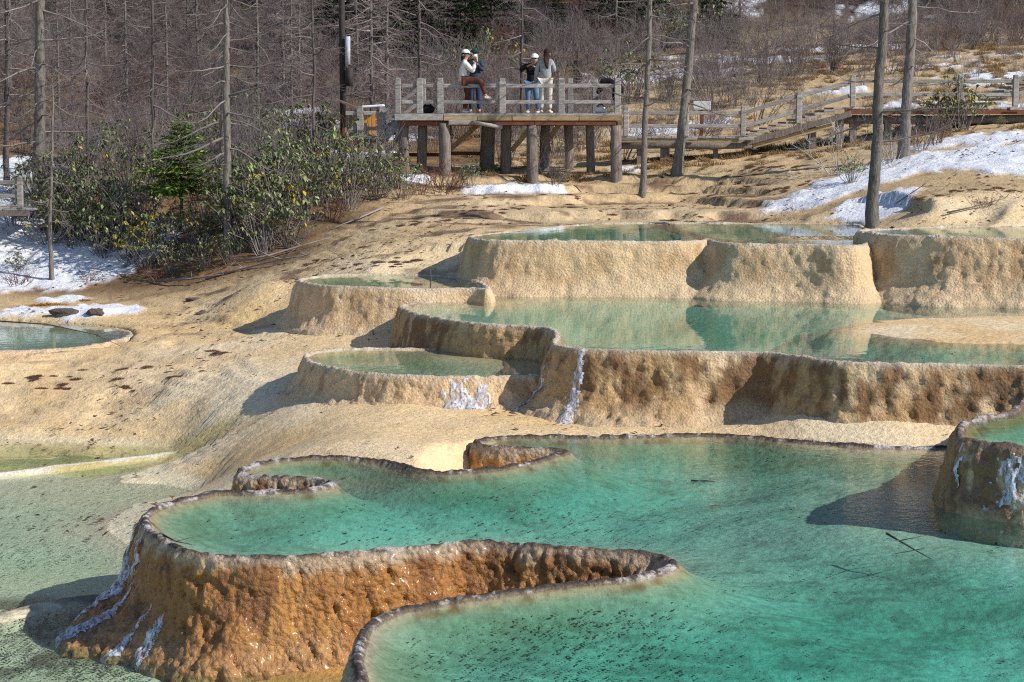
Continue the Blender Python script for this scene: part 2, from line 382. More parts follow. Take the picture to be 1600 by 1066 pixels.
cd((60,51,-2.2),(355,46,-2.75),(-100,50,-2.1),(200,50,-2.2),(450,50,-1.95),(600,51.5,-1.55),(780,52,-1.6),(960,52,-1.6),(1100,52,-1.4),(1250,52,-1.2),(1400,51,-0.95),(1600,51,-0.5),
   (600,56,-1.35),(800,57,-1.35),(1000,56,-1.25),(1150,57,-0.95),(1300,57,-0.55),(1450,57,-0.2),(1600,57,0.0),(1500,47,-1.15),(1650,47,-0.9),(1400,46,-1.5),
   (100,58,-1.4),(350,58,-1.3),(500,62,-0.6),(200,66,-0.3),(800,66,-0.2),(1000,68,0.7),(1200,70,1.2),(1400,72,1.9),(1600,75,2.5),(1750,75,2.6),(400,72,0.7),(0,70,0.4),
   (1000,76,1.8),(1300,80,2.4),(1500,84,2.9),(1650,86,3.2),(800,80,2.2),(500,80,2.4),(100,80,2.4),(-300,60,-1.2),(-300,80,2.4),(1900,60,0.3),(1900,84,3.0))
CTRL = np.array(CTRL)
BY = np.array([-400, 8, 19, 27, 36, 44, 52, 60, 72, 86, 110, 200, 330, 600, 1500.]); BZ = np.array([-6.6, -6.0, -5.4, -4.5, -3.9, -2.6, -1.5, -0.9, 1.0, 2.9, 12.0, 58, 120, 150, 150.])
def base_h(y): return np.interp(y, BY, BZ)
# anchors keep the fit on the base profile outside the surveyed area
anch = [(sx, yy, float(base_h(yy))) for yy in (5, 14, 24, 34, 44, 56, 70, 95, 115) for sx in (-34, 34)] + [(sx, yy, float(base_h(yy))) for yy in (4, 105, 120) for sx in (-18, 0, 18)] + [(sx, 11, -6.0) for sx in (-10, 0, 10)]
CTRL = np.vstack([CTRL, np.array(anch)])
def tps(r2): return np.where(r2 > 1e-12, 0.5*r2*np.log(r2 + 1e-12), 0)
_c = CTRL[:, :2]; _r = CTRL[:, 2] - base_h(CTRL[:, 1])
_A = tps(((_c[:, None] - _c[None])**2).sum(2)) + np.eye(len(_c))*0.06
_P = np.hstack([np.ones((len(_c), 1)), _c])
_S = np.linalg.solve(np.block([[_A, _P], [_P.T, np.zeros((3, 3))]]), np.concatenate([_r, np.zeros(3)]))
def raw_h(x, y):
    sh = x.shape; x = x.ravel(); y = y.ravel(); out = np.zeros(len(x))
    sel = (np.abs(x) < 34) & (y > 4) & (y < 118)
    q = np.stack([x[sel], y[sel]], 1)
    for i in range(0, len(q), 20000):
        qq = q[i:i+20000]; r2 = ((qq[:, None] - _c[None])**2).sum(2)
        v = tps(r2) @ _S[:len(_c)] + _S[-3] + qq @ _S[-2:]
        idx = np.nonzero(sel)[0][i:i+20000]; out[idx] = v
    fade = sstep(34, 25, np.abs(x))*sstep(4, 10, y)*sstep(118, 95, y)
    return (base_h(y) + out*fade).reshape(sh)

gx = np.concatenate([[-900, -500, -300, -200, -140, -100, -75], np.arange(-60, -24, 1.2), np.arange(-24, -13, 0.22), np.arange(-13, 13, 0.085), np.arange(13, 24, 0.22), np.arange(24, 60.1, 1.2), [75, 100, 140, 200, 300, 500, 900]])
gy = np.concatenate([[-400, -200, -100, -50, -20, 0, 6], np.arange(9, 16, 0.5), np.arange(16, 33, 0.07), np.arange(33, 48, 0.09), np.arange(48, 62, 0.13), np.arange(62, 100, 0.45), np.arange(100, 200, 3), [220, 260, 330, 450, 600, 900, 1500]])
GX, GY = np.meshgrid(gx, gy)
G = raw_h(GX, GY)
n_big = fbm(p3(GX, GY, 0, 0.22), 4, 21).reshape(GX.shape)
n_mid = fbm(p3(GX, GY, 0, 0.9), 4, 31).reshape(GX.shape)
n_fine = fbm(p3(GX, GY, 0, 4.0), 4, 41).reshape(GX.shape)
near = sstep(120, 60, GY)*sstep(60, 24, np.abs(GX))
# little rimstone steps on the slope below the boardwalk and on the flats to the left
def steps(h, step, sharp):
    q = h/step; f = np.floor(q); t = q - f
    return (f + sstep(1-sharp, 1, t))*step
zone1 = sstep(40.5, 43, GY)*sstep(54, 51, GY)*sstep(-3.5, -1.5, GX)*sstep(7.5, 5.0, GX)
zone2 = sstep(32.5, 34.5, GY)*sstep(45, 42, GY)*sstep(-3.2, -5.5, GX)*0.6
zone3 = sstep(26, 28, GY)*sstep(35, 33, GY)*sstep(-3.0, -4.6, GX)*0.55
zone4 = sstep(37, 39, GY)*sstep(50, 47, GY)*sstep(-8, -5, GX)*sstep(1, -1, GX)*0.75
hn = G + 0.10*n_mid + 0.16*n_big
G = G*(1-zone1) + steps(hn, 0.20, 0.25)*zone1
G = G*(1-zone2-zone3) + steps(hn + 0.05*n_mid, 0.10, 0.22)*(zone2+zone3)
G = G*(1-zone4) + steps(hn, 0.085, 0.35)*zone4
amp = 0.045 + 0.04*sstep(42, 55, GY)
flat = sstep(-4.6, -5.2, G)*sstep(34, 30, GY)
G = G + near*(amp*(1-0.7*flat)*(0.7*n_mid + 0.55*n_fine) + 0.10*n_big*sstep(46, 60, GY)) + (1-near)*n_big*2.0*sstep(60, 140, GY)
# smooth mound left of the small pool
q = at_z(388, 470, -3.75)
G += 0.22*np.exp(-(((GX-q[0])/0.75)**2 + ((GY-q[1])/1.3)**2)**1.5)
# shallow rims between the sheets of water on the left (white flow line in the photo)
def dist_line(P, X, Y):
    d2 = np.full(X.shape, 1e9)
    for (ax, ay), (bx, by) in zip(P[:-1], P[1:]):
        ex, ey = bx-ax, by-ay; t = np.clip(((X-ax)*ex + (Y-ay)*ey)/(ex*ex+ey*ey), 0, 1)
        d2 = np.minimum(d2, (X-ax-ex*t)**2 + (Y-ay-ey*t)**2)
    return np.sqrt(d2)
fl = np.array([at_z(x, y, Z_LAG2)[:2] for x, y in ((-250,762),(-100,750),(0,740),(100,728),(200,716),(262,708))])
fl1 = np.array([at_z(x, y, Z_LAGM)[:2] for x, y in ((-300,1000),(-100,978),(0,962),(70,944),(130,932),(230,926),(330,926),(380,926))])
lagz = (GX < -2.6) & (GY < 40) & (GY > 16)
wob = 0.12*n_mid
d_fl = dist_line(fl, GX, GY); d_fl1 = dist_line(fl1, GX, GY)
for d_, z_ in ((d_fl, Z_LAG2), (d_fl1, Z_LAGM)):
    crest = z_ + 0.008 + 0.015*n_fine - 0.55*np.maximum(np.abs(d_ + wob) - 0.06, 0)
    G = np.where(lagz & (d_ < 1.2), np.maximum(G, crest), G)
# the two short coves that cut into the big pool from the flats
for pts in ([(330,772),(400,769),(508,761),(516,757),(440,748),(372,741),(350,752)], [(675,733),(740,735),(862,712),(880,707),(800,703),(745,694),(705,700),(680,716)]):
    Pc = np.array([at_z(x, y, Z_BIG)[:2] for x, y in pts]); m = (GX > Pc[:, 0].min()-0.6) & (GX < Pc[:, 0].max()+0.6) & (GY > Pc[:, 1].min()-0.6) & (GY < Pc[:, 1].max()+0.6)
    dc = sdf(Pc, GX[m], GY[m]); w = sstep(0.25, -0.15, dc); G[m] = G[m]*(1-w) + np.minimum(G[m], Z_BIG-0.42)*w

SDF = {}
for k, P in RIM.items():
    lo, hi = P.min(0) - 1.3, P.max(0) + 1.3
    m = (GX > lo[0]) & (GX < hi[0]) & (GY > lo[1]) & (GY < hi[1])
    d = np.full(GX.shape, 9.0); d[m] = sdf(P, GX[m], GY[m]); SDF[k] = d
    G = np.where((d >= 0.03) & (d < 1.2), np.minimum(G, ZW[k] + 0.0 + 0.35*np.maximum(d-0.05, 0)), G)
    G = np.where(d < 0.03, np.minimum(G, ZW[k] - DEPTH[k] - 0.45), G)
from bisect import bisect
def G_at(x, y):
    i = min(max(bisect(gx, x) - 1, 0), len(gx)-2); j = min(max(bisect(gy, y) - 1, 0), len(gy)-2)
    u = (x-gx[i])/(gx[i+1]-gx[i]); v = (y-gy[j])/(gy[j+1]-gy[j])
    return float((G[j, i]*(1-u) + G[j, i+1]*u)*(1-v) + (G[j+1, i]*(1-u) + G[j+1, i+1]*u)*v)
def hit(x, y, D0=14.0, D1=160.0):
    """where the sight line through a photo pixel meets the ground"""
    d = ray(x, y); D = D0
    while D < D1:
        p = d*(D/d[1])
        if p[2] <= G_at(p[0], p[1]): break
        D += 0.1
    return np.array([p[0], p[1], G_at(p[0], p[1])])

# snow patches: (photo x, y, half width m, half depth m, rotation, strength)
SN = []
def snow(x, y, rx, ry, rot=0.0, D0=30, s=1.0):
    h = hit(x, y, D0); SN.append((h[0], h[1], rx, ry, rot, s))
snow(1275,310,1.3,0.9,0.5,38); snow(1345,282,1.5,1.5,0.4,38); snow(1430,255,2.0,2.2,0.3,38); snow(1530,245,2.3,2.2,0.1,38); snow(1620,250,2.0,2.6,0.1,38); snow(1480,225,1.5,1.2,0.2,38); snow(1570,218,1.5,1.2,0.1,38)
snow(1365,333,0.75,1.0,0.5,38); snow(1340,345,0.6,0.4,0.3,38)
snow(20,440,1.2,1.2,0,38); snow(110,428,1.3,1.3,0.2,38); snow(60,405,1.4,1.6,0.2,38); snow(20,375,1.0,1.8,0,38); snow(160,420,1.0,1.0,0,38); snow(230,385,0.9,1.0,0,38)
snow(60,487,0.9,0.7,0,38); snow(140,485,0.9,0.8,0.2,38); snow(195,490,0.5,0.4,0,38); snow(100,470,0.8,0.6,0.3,38)
snow(20,270,1.6,3.0,0,40); snow(15,310,1.0,1.5,0,40); snow(590,268,1.3,1.2,0,44); snow(640,280,0.8,0.6,0,44); snow(760,295,0.8,0.7,0,44); snow(820,294,1.0,0.5,0,44); snow(985,265,0.6,0.6,0,44); snow(870,300,0.4,0.2,0,44)
for x, D, rx, ry, rot, s in ((1010,72,2.6,2.2,0,1),(1080,74,2.6,2.4,0.1,1),(1130,78,2.6,1.8,0,1),(1270,82,2.5,1.8,0,0.85),(1330,84,2.5,1.5,0,0.8),(1560,66,2.6,2.2,0,0.75),(1500,72,2.0,1.6,0,0.7),(1050,62,2.0,1.0,0,.8),(420,64,1.6,2.0,0,1),(460,68,1.5,1.6,0,1),
    (580,96,2.0,2.6,0,1),(600,92,2.2,2.0,0.3,.9),(640,100,1.6,2.0,0,.9),(1180,96,1.6,3.0,0,1),(1150,92,1.4,2.4,0,.9),(1200,101,2.5,2.5,0,1),(590,64,1.5,2.0,0,1),(620,62,1.0,1.2,0,1),(1380,90,2.2,1.4,0,.8),(1450,82,2.6,1.2,0,.8),(140,62,1.5,1.2,0,.8),(1580,80,2.5,1.0,0,.7),(1400,62,1.6,1.0,0,.75),(1560,60,1.8,0.9,0,.75),(1300,66,1.6,1.2,0,.8),(1450,70,2.2,1.0,0,.8),(1600,72,2.4,1.2,0,.8),(1220,76,2.2,1.5,0,.9),(10,58,1.5,2.0,0,1),(560,58,1.2,1.0,0,.9)):
    SN.append(((x-800)/FPX*D, D, rx, ry, rot, s))
SNOW = np.zeros(GX.shape)
for sx, sy, rx, ry, rot, s in SN:
    m = (np.abs(GX-sx) < 6) & (np.abs(GY-sy) < 8)
    dx, dy = GX[m]-sx, GY[m]-sy; c, q = math.cos(rot), math.sin(rot)
    e = ((dx*c+dy*q)/rx)**2 + ((-dx*q+dy*c)/ry)**2
    SNOW[m] = np.maximum(SNOW[m], s*np.exp(-0.75*e))
SNOWM = sstep(0.42, 0.62, SNOW - 0.05 + 0.36*n_mid + 0.36*n_fine)
SNOWM *= (np.min([d for d in SDF.values()], 0) > 0.12)
G = G + 0.05*SNOWM*(0.8 + 0.5*n_fine)

# ground colours: what the surface is made of
Xf, Yf = GX.ravel(), GY.ravel(); nb, nm, nf = n_big.ravel(), n_mid.ravel(), n_fine.ravel(); Gf = G.ravel()
A_ = np.array
col = np.tile(A_([0.80, 0.60, 0.35]), (len(Xf), 1))
col = mix3(col, A_([0.85, 0.71, 0.49]), sstep(-0.1, 0.5, nb + 0.4*nm))
och = sstep(0.1, 0.45, fbm(p3(Xf, Yf, 3, 0.5), 4, 51) + 0.35*sstep(44, 38, Yf)*sstep(36, 38, Yf)*sstep(-3, -4.5, Xf))
col = mix3(col, A_([0.68, 0.43, 0.16]), 0.42*och)
# upper slope: ochre dry ground with dark crust on the step edges
up = sstep(40, 43, Yf)*sstep(120, 90, Yf)
col = mix3(col, A_([0.50, 0.36, 0.20]), 0.7*up)
crust = sstep(0.10, 0.36, fbm(p3(Xf, Yf*2.2, Gf*5, 0.8), 5, 61) + 0.10*(zone1+zone2+zone3+zone4).ravel() - 0.06)
crz = np.clip((zone1+0.6*zone2+0.4*zone3+1.3*zone4).ravel()*0.85 + 0.35*up, 0, 1)
col = mix3(col, A_([0.15, 0.085, 0.06]), 0.8*crust*crz)
# forest soil: litter under the thicket on the left and on the hill behind
thick = sstep(-3.6, -5.2, Xf + 0.9*nm - (Yf-44)*0.25)*sstep(42.5, 44.5, Yf + 0.6*nm + 0.25*(Xf+6))
hillm = sstep(78, 90, Yf + 5*nb + 6*sstep(0, -10, Xf) - 5*sstep(4, 12, Xf))
col = mix3(col, mix3(np.tile(A_([0.14, 0.085, 0.05]), (len(Xf), 1)), A_([0.30, 0.17, 0.07]), sstep(-0.1, 0.4, nm)), 0.9*thick)
col = mix3(col, mix3(np.tile(A_([0.035, 0.026, 0.022]), (len(Xf), 1)), A_([0.10, 0.07, 0.05]), sstep(-0.1, 0.5, nm)), hillm)
# below the big wall: orange wet apron; lagoon bed: pale marl, dark litter, olive film
lag = sstep(-5.18, -5.32, Gf)*(Yf < 34)
bed = mix3(np.tile(A_([0.84, 0.70, 0.46]), (len(Xf), 1)), A_([0.76, 0.70, 0.50]), sstep(-0.2, 0.4, nb))
col = mix3(col, bed, lag)
q = at_z(60, 712, -5.3)
ol = sstep(1.0, 0.5, ((Xf-q[0])/3.4)**2 + ((Yf-q[1])/1.3)**2 + 0.4*nm)
col = mix3(col, A_([0.48, 0.38, 0.11]), 0.7*ol)
q = at_z(480, 1045, -5.37)
ap = sstep(1.2, 0.4, ((Xf-q[0])/1.3)**2 + ((Yf-q[1])/1.1)**2)
col = mix3(col, A_([0.58, 0.33, 0.11]), ap)
q = at_z(120, 985, -5.6)
dk = sstep(1.25, 0.6, ((Xf-q[0]+0.4)/2.5)**2 + ((Yf-q[1]+0.6)/1.75)**2 + 0.5*nm)
col = mix3(col, A_([0.13, 0.115, 0.075]), 0.8*dk*sstep(-0.55, 0.15, nf + nm))
flm = sstep(0.16, 0.05, d_fl.ravel() + 0.10*np.abs(nm) + 0.05*nf)*lagz.ravel()
col = mix3(col, A_([0.82, 0.80, 0.74]), 0.9*flm)
col = mix3(col, A_([0.82, 0.85, 0.92]), SNOWM.ravel())
wet = np.clip(sstep(0.0, 0.35, fbm(p3(Xf, Yf*1.6, 5, 0.35), 3, 71) + 0.12)*sstep(39, 33, Yf), 0, 1)*(1-SNOWM.ravel())
wet = np.maximum(wet, ap)
ny, nx = GX.shape
idx = np.arange(nx*ny).reshape(ny, nx)
GF = np.stack([idx[:-1, :-1].ravel(), idx[:-1, 1:].ravel(), idx[1:, 1:].ravel(), idx[1:, :-1].ravel()], 1)
ground = link('ground', mesh_np('ground', np.stack([Xf, Yf, Gf], 1), GF, M['ground'], True, dict(col=np.clip(col, 0, 1), wet=wet)))
tag(ground, kind='structure')

# ------------------------------------------------------------------ terraced pools: isotropic surface of wall, rim and floor
def surface_net(xs, ys, H, h, z0):
    """quads of the surface z = H(x,y), with even cells on steep walls too"""
    K = (H - z0)/h
    c4 = np.stack([K[:-1, :-1], K[:-1, 1:], K[1:, :-1], K[1:, 1:]])
    kmin = np.floor(c4.min(0)).astype(int); kmax = np.floor(c4.max(0)).astype(int)
    ok = np.isfinite(c4).all(0) & (kmin >= 0)
    J, I = np.nonzero(ok); cnt = (kmax - kmin + 1)[J, I]
    J = np.repeat(J, cnt); I = np.repeat(I, cnt)
    off = np.arange(len(J)) - np.repeat(np.cumsum(cnt) - cnt, cnt)
    Kc = kmin[J, I] + off
    corner = np.stack([K[J, I], K[J, I+1], K[J+1, I], K[J+1, I+1]], 1)
    sx = np.zeros(len(J)); sy = np.zeros(len(J)); sz = np.zeros(len(J)); n = np.zeros(len(J))
    cxs = (0, 1, 0, 1); cys = (0, 0, 1, 1)
    for c in range(4):
        t = corner[:, c] - Kc; m = (t >= 0) & (t < 1)
        sx += m*cxs[c]; sy += m*cys[c]; sz += m*np.clip(t, 0, 1); n += m
    for a, b in ((0, 1), (2, 3), (0, 2), (1, 3)):
        for lev in (0, 1):
            fa, fb = Kc + lev - corner[:, a], Kc + lev - corner[:, b]
            m = (fa > 0) != (fb > 0)
            t = np.where(m, fa/np.where(m, fa - fb, 1), 0)
            sx += m*(cxs[a] + (cxs[b]-cxs[a])*t); sy += m*(cys[a] + (cys[b]-cys[a])*t); sz += m*lev; n += m
    n = np.maximum(n, 1)
    V = np.stack([xs[0] + (I + sx/n)*h, ys[0] + (J + sy/n)*h, z0 + (Kc + sz/n)*h], 1)
    nI, nK = len(xs) + 2, int(kmax.max()) + 3
    def key(j, i, k): return (j*nI + i)*nK + k
    keys = key(J, I, Kc); order = np.argsort(keys); sk = keys[order]
    def look(j, i, k):
        q = key(j, i, k); p = np.searchsorted(sk, q); p = np.clip(p, 0, len(sk)-1)
        good = (sk[p] == q) & (i >= 0) & (j >= 0) & (k >= 0)
        return np.where(good, order[p], -1)
    quads = []
    # vertical edges: one per inner corner
    jj, ii = np.mgrid[1:K.shape[0]-1, 1:K.shape[1]-1]; jj = jj.ravel(); ii = ii.ravel()
    f = np.isfinite(K[jj, ii]); jj = jj[f]; ii = ii[f]
    k = np.floor(K[jj, ii]).astype(int)
    quads.append(np.stack([look(jj-1, ii-1, k), look(jj-1, ii, k), look(jj, ii, k), look(jj, ii-1, k)], 1))
    def horiz(Ka, Kb, jj, ii, along_x):
        f = np.isfinite(Ka) & np.isfinite(Kb); Ka, Kb, jj, ii = Ka[f], Kb[f], jj[f], ii[f]
        lo = np.floor(np.minimum(Ka, Kb)).astype(int) + 1; hi = np.floor(np.maximum(Ka, Kb)).astype(int)
        c = np.maximum(hi - lo + 1, 0); r = np.repeat(np.arange(len(c)), c)
        o = np.arange(len(r)) - np.repeat(np.cumsum(c) - c, c)
        k = lo[r] + o; j, i = jj[r], ii[r]; flip = (Ka > Kb)[r]
        if along_x: Q = np.stack([look(j-1, i, k-1), look(j, i, k-1), look(j, i, k), look(j-1, i, k)], 1)
        else: Q = np.stack([look(j, i-1, k-1), look(j, i-1, k), look(j, i, k), look(j, i, k-1)], 1)
        return np.where(flip[:, None], Q, Q[:, ::-1])
    jj, ii = np.mgrid[1:K.shape[0]-1, 0:K.shape[1]-1]; jj = jj.ravel(); ii = ii.ravel()
    quads.append(horiz(K[jj, ii], K[jj, ii+1], jj, ii, True))
    jj, ii = np.mgrid[0:K.shape[0]-1, 1:K.shape[1]-1]; jj = jj.ravel(); ii = ii.ravel()
    quads.append(horiz(K[jj, ii], K[jj+1, ii], jj, ii, False))
    Q = np.concatenate(quads); Q = Q[(Q >= 0).all(1)]
    return V, Q
def vnormals(V, Q):
    n = np.cross(V[Q[:, 2]] - V[Q[:, 0]], V[Q[:, 3]] - V[Q[:, 1]])
    out = np.zeros_like(V)
    for c in range(4):
        for a in range(3): out[:, a] += np.bincount(Q[:, c], n[:, a], len(V))
    return out/np.maximum(np.linalg.norm(out, axis=1, keepdims=True), 1e-9)
def gridded(xs, ys, F, V):
    fx = np.clip((V[:, 0]-xs[0])/(xs[1]-xs[0]), 0, len(xs)-1.001); fy = np.clip((V[:, 1]-ys[0])/(ys[1]-ys[0]), 0, len(ys)-1.001)
    i = fx.astype(int); j = fy.astype(int); u = fx-i; v = fy-j
    return (F[j, i]*(1-u)+F[j, i+1]*u)*(1-v)+(F[j+1, i]*(1-u)+F[j+1, i+1]*u)*v
def sub_mesh(name, V, Q, sel, mat, attrs, parent):
    q = Q[sel]; used, inv = np.unique(q, return_inverse=True)
    me = mesh_np(name, V[used], inv.reshape(q.shape), mat, True, {k: a[used] for k, a in attrs.items()})
    return link(name, me, parent)

def make_pool(key, label, h, wall_h, slope, flare, flare_at, depth_len, rim_h, colfun, wallmat, lumps, clip=None, floor_fun=None, ice=None, rim_band=(-0.08, 0.025), water='water_deep', flare_fun=None, rough=0.03, rim_mat='rim', lobe=1.0, freq=4.0, skirt=0.75):
    P = RIM[key]; zw = ZW[key]; depth = DEPTH[key]
    lo, hi = P.min(0) - 1.9, P.max(0) + 1.9
    if clip: lo = np.maximum(lo, clip[:2]); hi = np.minimum(hi, clip[2:])
    xs = np.arange(lo[0], hi[0], h); ys = np.arange(lo[1], hi[1], h)
    X, Y = np.meshgrid(xs, ys)
    # distance on a coarser raster, then refined
    cs = max(h*2, 0.07); cx = np.arange(lo[0]-cs, hi[0]+2*cs, cs); cy = np.arange(lo[1]-cs, hi[1]+2*cs, cs)
    CX, CY = np.meshgrid(cx, cy); DC = sdf(P, CX, CY)
    d = gridded(cx, cy, DC, np.stack([X.ravel(), Y.ravel()], 1)).reshape(X.shape)
    nlow = fbm(p3(X, Y, 0, 1.1), 3, 101).reshape(X.shape)
    nflu = fbm(p3(X, Y, 0, 3.6), 3, 111).reshape(X.shape)
    drops = np.linspace(0, wall_h + 1.3, 90)
    fl_ = flare if flare_fun is None else 1.0
    base_d = 0.05*np.sqrt(np.clip(drops/0.12, 0, 1)) + slope*drops
    flare_d = np.clip(drops - flare_at*wall_h, 0, wall_h*(1-flare_at))**2/(wall_h*(1-flare_at))**2
    FL = flare*(1 + 0.7*nlow) if flare_fun is None else flare_fun(X, Y)*(1 + 0.5*nlow)
    dd = np.maximum(d, 0)
    # subtract lobes and flutes that grow down the wall
    grow = sstep(0.03, 0.3, dd)
    dd = np.maximum(dd - lobe*grow*(0.10*nlow + 0.05*nflu), 0)
    # exact profile for variable flare by interpolation in reciprocal width
    w = np.clip(FL, 0, 1.2)
    drop = np.empty_like(dd)
    lv = np.linspace(0, 1.2, 9); tabs = np.stack([np.interp(dd, base_d + l*flare_d, drops, right=wall_h+1.4) for l in lv])
    wi = np.clip(w/0.15, 0, 7.999); i0 = wi.astype(int); t = wi - i0
    drop = np.take_along_axis(tabs, i0[None], 0)[0]*(1-t) + np.take_along_axis(tabs, i0[None]+1, 0)[0]*t
    t_in = np.maximum(-d, 0)
    rim_n = rim_h*(0.45*fbm(p3(X, Y, 0, 7.0), 3, 121) + 0.8*fbm(p3(X, Y, 0, 1.3), 2, 125)).reshape(X.shape)
    crest = np.exp(-(t_in/0.055)**2)
    fl = depth*(1 - np.exp(-np.maximum(t_in-0.05, 0)/depth_len))
    fl = fl*(1 + 0.18*nlow*sstep(0.3, 1.2, t_in)) + 0.02*sstep(0.05, 0.2, t_in)
    if floor_fun is not None: fl = floor_fun(X, Y, d, fl)
    Hh = np.where(d < 0, zw + (rim_h + rim_n)*crest - fl*(1-crest*0.6), zw + (rim_h + rim_n)*np.exp(-(dd/0.05)**2) - drop)
    Hh = np.where(drop > wall_h + skirt, np.nan, Hh)
    V, Q = surface_net(xs, ys, Hh, h, zw - wall_h - 1.9)
    nrm = vnormals(V, Q); flipm = nrm[:, 2].mean() < 0
    if flipm: Q = Q[:, ::-1]; nrm = -nrm
    dv = gridded(cx, cy, DC, V)
    wallm = sstep(0.0, 0.08, dv)*sstep(0.0, 0.2, zw - V[:, 2] + 0.12)
    rimm = sstep(-0.2, -0.05, dv)*(1 - wallm)
    disp = np.zeros(len(V)); s = dv > -0.3
    pv = V[s]
    disp[s] = (rough*1.7*fbm(pv*freq, 4, 131) + rough*1.5*fbm(pv*np.array([9., 9., 5.]), 3, 141))*np.clip(wallm[s] + 0.25*rimm[s], 0, 1)
    if lumps:
        la, ls = lumps
        lum = np.sqrt(1.0001 - np.clip(worley(pv*np.array([ls, ls, ls*0.78]), 7)/0.82, 0, 1)**2)
        lm = sstep(-0.25, 0.25, fbm(pv*1.3, 2, 151) + 0.25)
        disp[s] += la*(lum - 0.5)*wallm[s]*(0.35 + 0.65*lm)
    disp += rimm*0.024*fbm(V*13.0, 3, 161)*(V[:, 2] > zw - 0.06)
    # pitted, cracked edge of the crust
    V = V + nrm*disp[:, None]
    c, wt = colfun(V, dv, nrm)
    root = tag(empty('travertine_pool', (0, 0, 0)), label, 'pool', 'terraced pools')
    attrs = dict(col=np.clip(c, 0, 1), wet=np.clip(wt, 0, 1))
    qd = dv[Q].mean(1); qz = V[Q, 2].mean(1)
    fsel = qd < rim_band[0]; rsel = (qd >= rim_band[0]) & (qd < rim_band[1]) & (qz > zw - 0.1); wsel = ~fsel & ~rsel
    sub_mesh('wall', V, Q, wsel, M[wallmat], attrs, root)
    sub_mesh('rim', V, Q, rsel, M[rim_mat], attrs, root)
    fa = dict(attrs)
    sub_mesh('pool_floor', V, Q, fsel, M['floor'], fa, root)
    if ice:
        for im in ice(V, dv):
            isel = (im[Q].min(1) > 0.02) & wsel
            if isel.any():
                Vi = V + nrm*(0.03*np.clip(im, 0, 1)*(0.6 + 0.7*fbm(V*9, 2, 171)) + 0.004)[:, None]
                sub_mesh('ice_runnel', Vi, Q, isel, M['ice'], {}, root)
    # water surface: a fine sheet that ends inside the crest, carrying the depth of the water below it
    ws = max(h, 0.05) if key != 'big' else 0.05
    wx = np.arange(lo[0], hi[0], ws); wy = np.arange(lo[1], hi[1], ws); WX, WY = np.meshgrid(wx, wy)
    wq = np.stack([WX.ravel(), WY.ravel()], 1); wd = gridded(cx, cy, DC, wq)
    ggy, ggx = np.gradient(DC, cs); gxv = gridded(cx, cy, ggx, wq); gyv = gridded(cx, cy, ggy, wq)
    gl_ = np.maximum(np.hypot(gxv, gyv), 1e-3); push = np.clip(wd + 0.02, 0, ws*1.5)
    wq = wq - np.stack([gxv/gl_, gyv/gl_], 1)*push[:, None]
    HH = np.where(np.isfinite(Hh), Hh, zw); dep = np.maximum(zw - gridded(xs, ys, HH, wq), 0)
    ii = np.arange(len(wq)).reshape(WX.shape); WQ = np.stack([ii[:-1, :-1].ravel(), ii[:-1, 1:].ravel(), ii[1:, 1:].ravel(), ii[1:, :-1].ravel()], 1)
    WQ = WQ[(wd[WQ].min(1) < -0.02)]
    used, inv = np.unique(WQ, return_inverse=True)
    Vw = np.concatenate([wq[used], np.full((len(used), 1), zw)], 1)
    link('water', mesh_np('water', Vw, inv.reshape(WQ.shape), M[water], True, dict(depth=dep[used])), root)
    POOLS[key] = dict(root=root, X=xs, Y=ys, H=Hh, P=P)
    return root
POOLS = {}

def tri(c0, c1, c2, a, b):
    return mix3(mix3(np.tile(A_(c0), (len(a), 1)), A_(c1), a), A_(c2), b)
def floor_colour(V, dv, c, base=(0.56, 0.53, 0.40), alt=(0.40, 0.42, 0.30), dark=(0.10, 0.11, 0.08), dk=0.0):
    n1 = fbm(V*0.7, 3, 201); n2 = fbm(V*A_([4.0, 8.0, 4.0]), 4, 211)
    f = mix3(np.tile(A_(base), (len(V), 1)), A_(alt), sstep(-0.1, 0.5, n1))
    f = mix3(f, A_(dark), dk*sstep(0.15, 0.4, n2 + 0.5*n1))
    # olive film close to the rim
    f = mix3(f, A_([0.33, 0.28, 0.15]), 0.55*sstep(-0.9, -0.25, dv + 0.3*n1))
    return mix3(c, f, sstep(-0.10, -0.2, dv))
def rim_colour(V, dv, c, dark, light, lo=-0.10, hi=0.02):
    n = fbm(V*19.0, 3, 221)
    rc = mix3(np.tile(A_(dark), (len(V), 1)), A_(light), sstep(0.0, 0.30, 0.6*n + 0.55*fbm(V*5.0, 3, 227) + 0.35*fbm(V*1.2, 2, 225)))
    m = sstep(lo, lo+0.06, dv)*sstep(hi+0.05, hi-0.03, dv + 0.03*n)
    return mix3(c, rc, m)

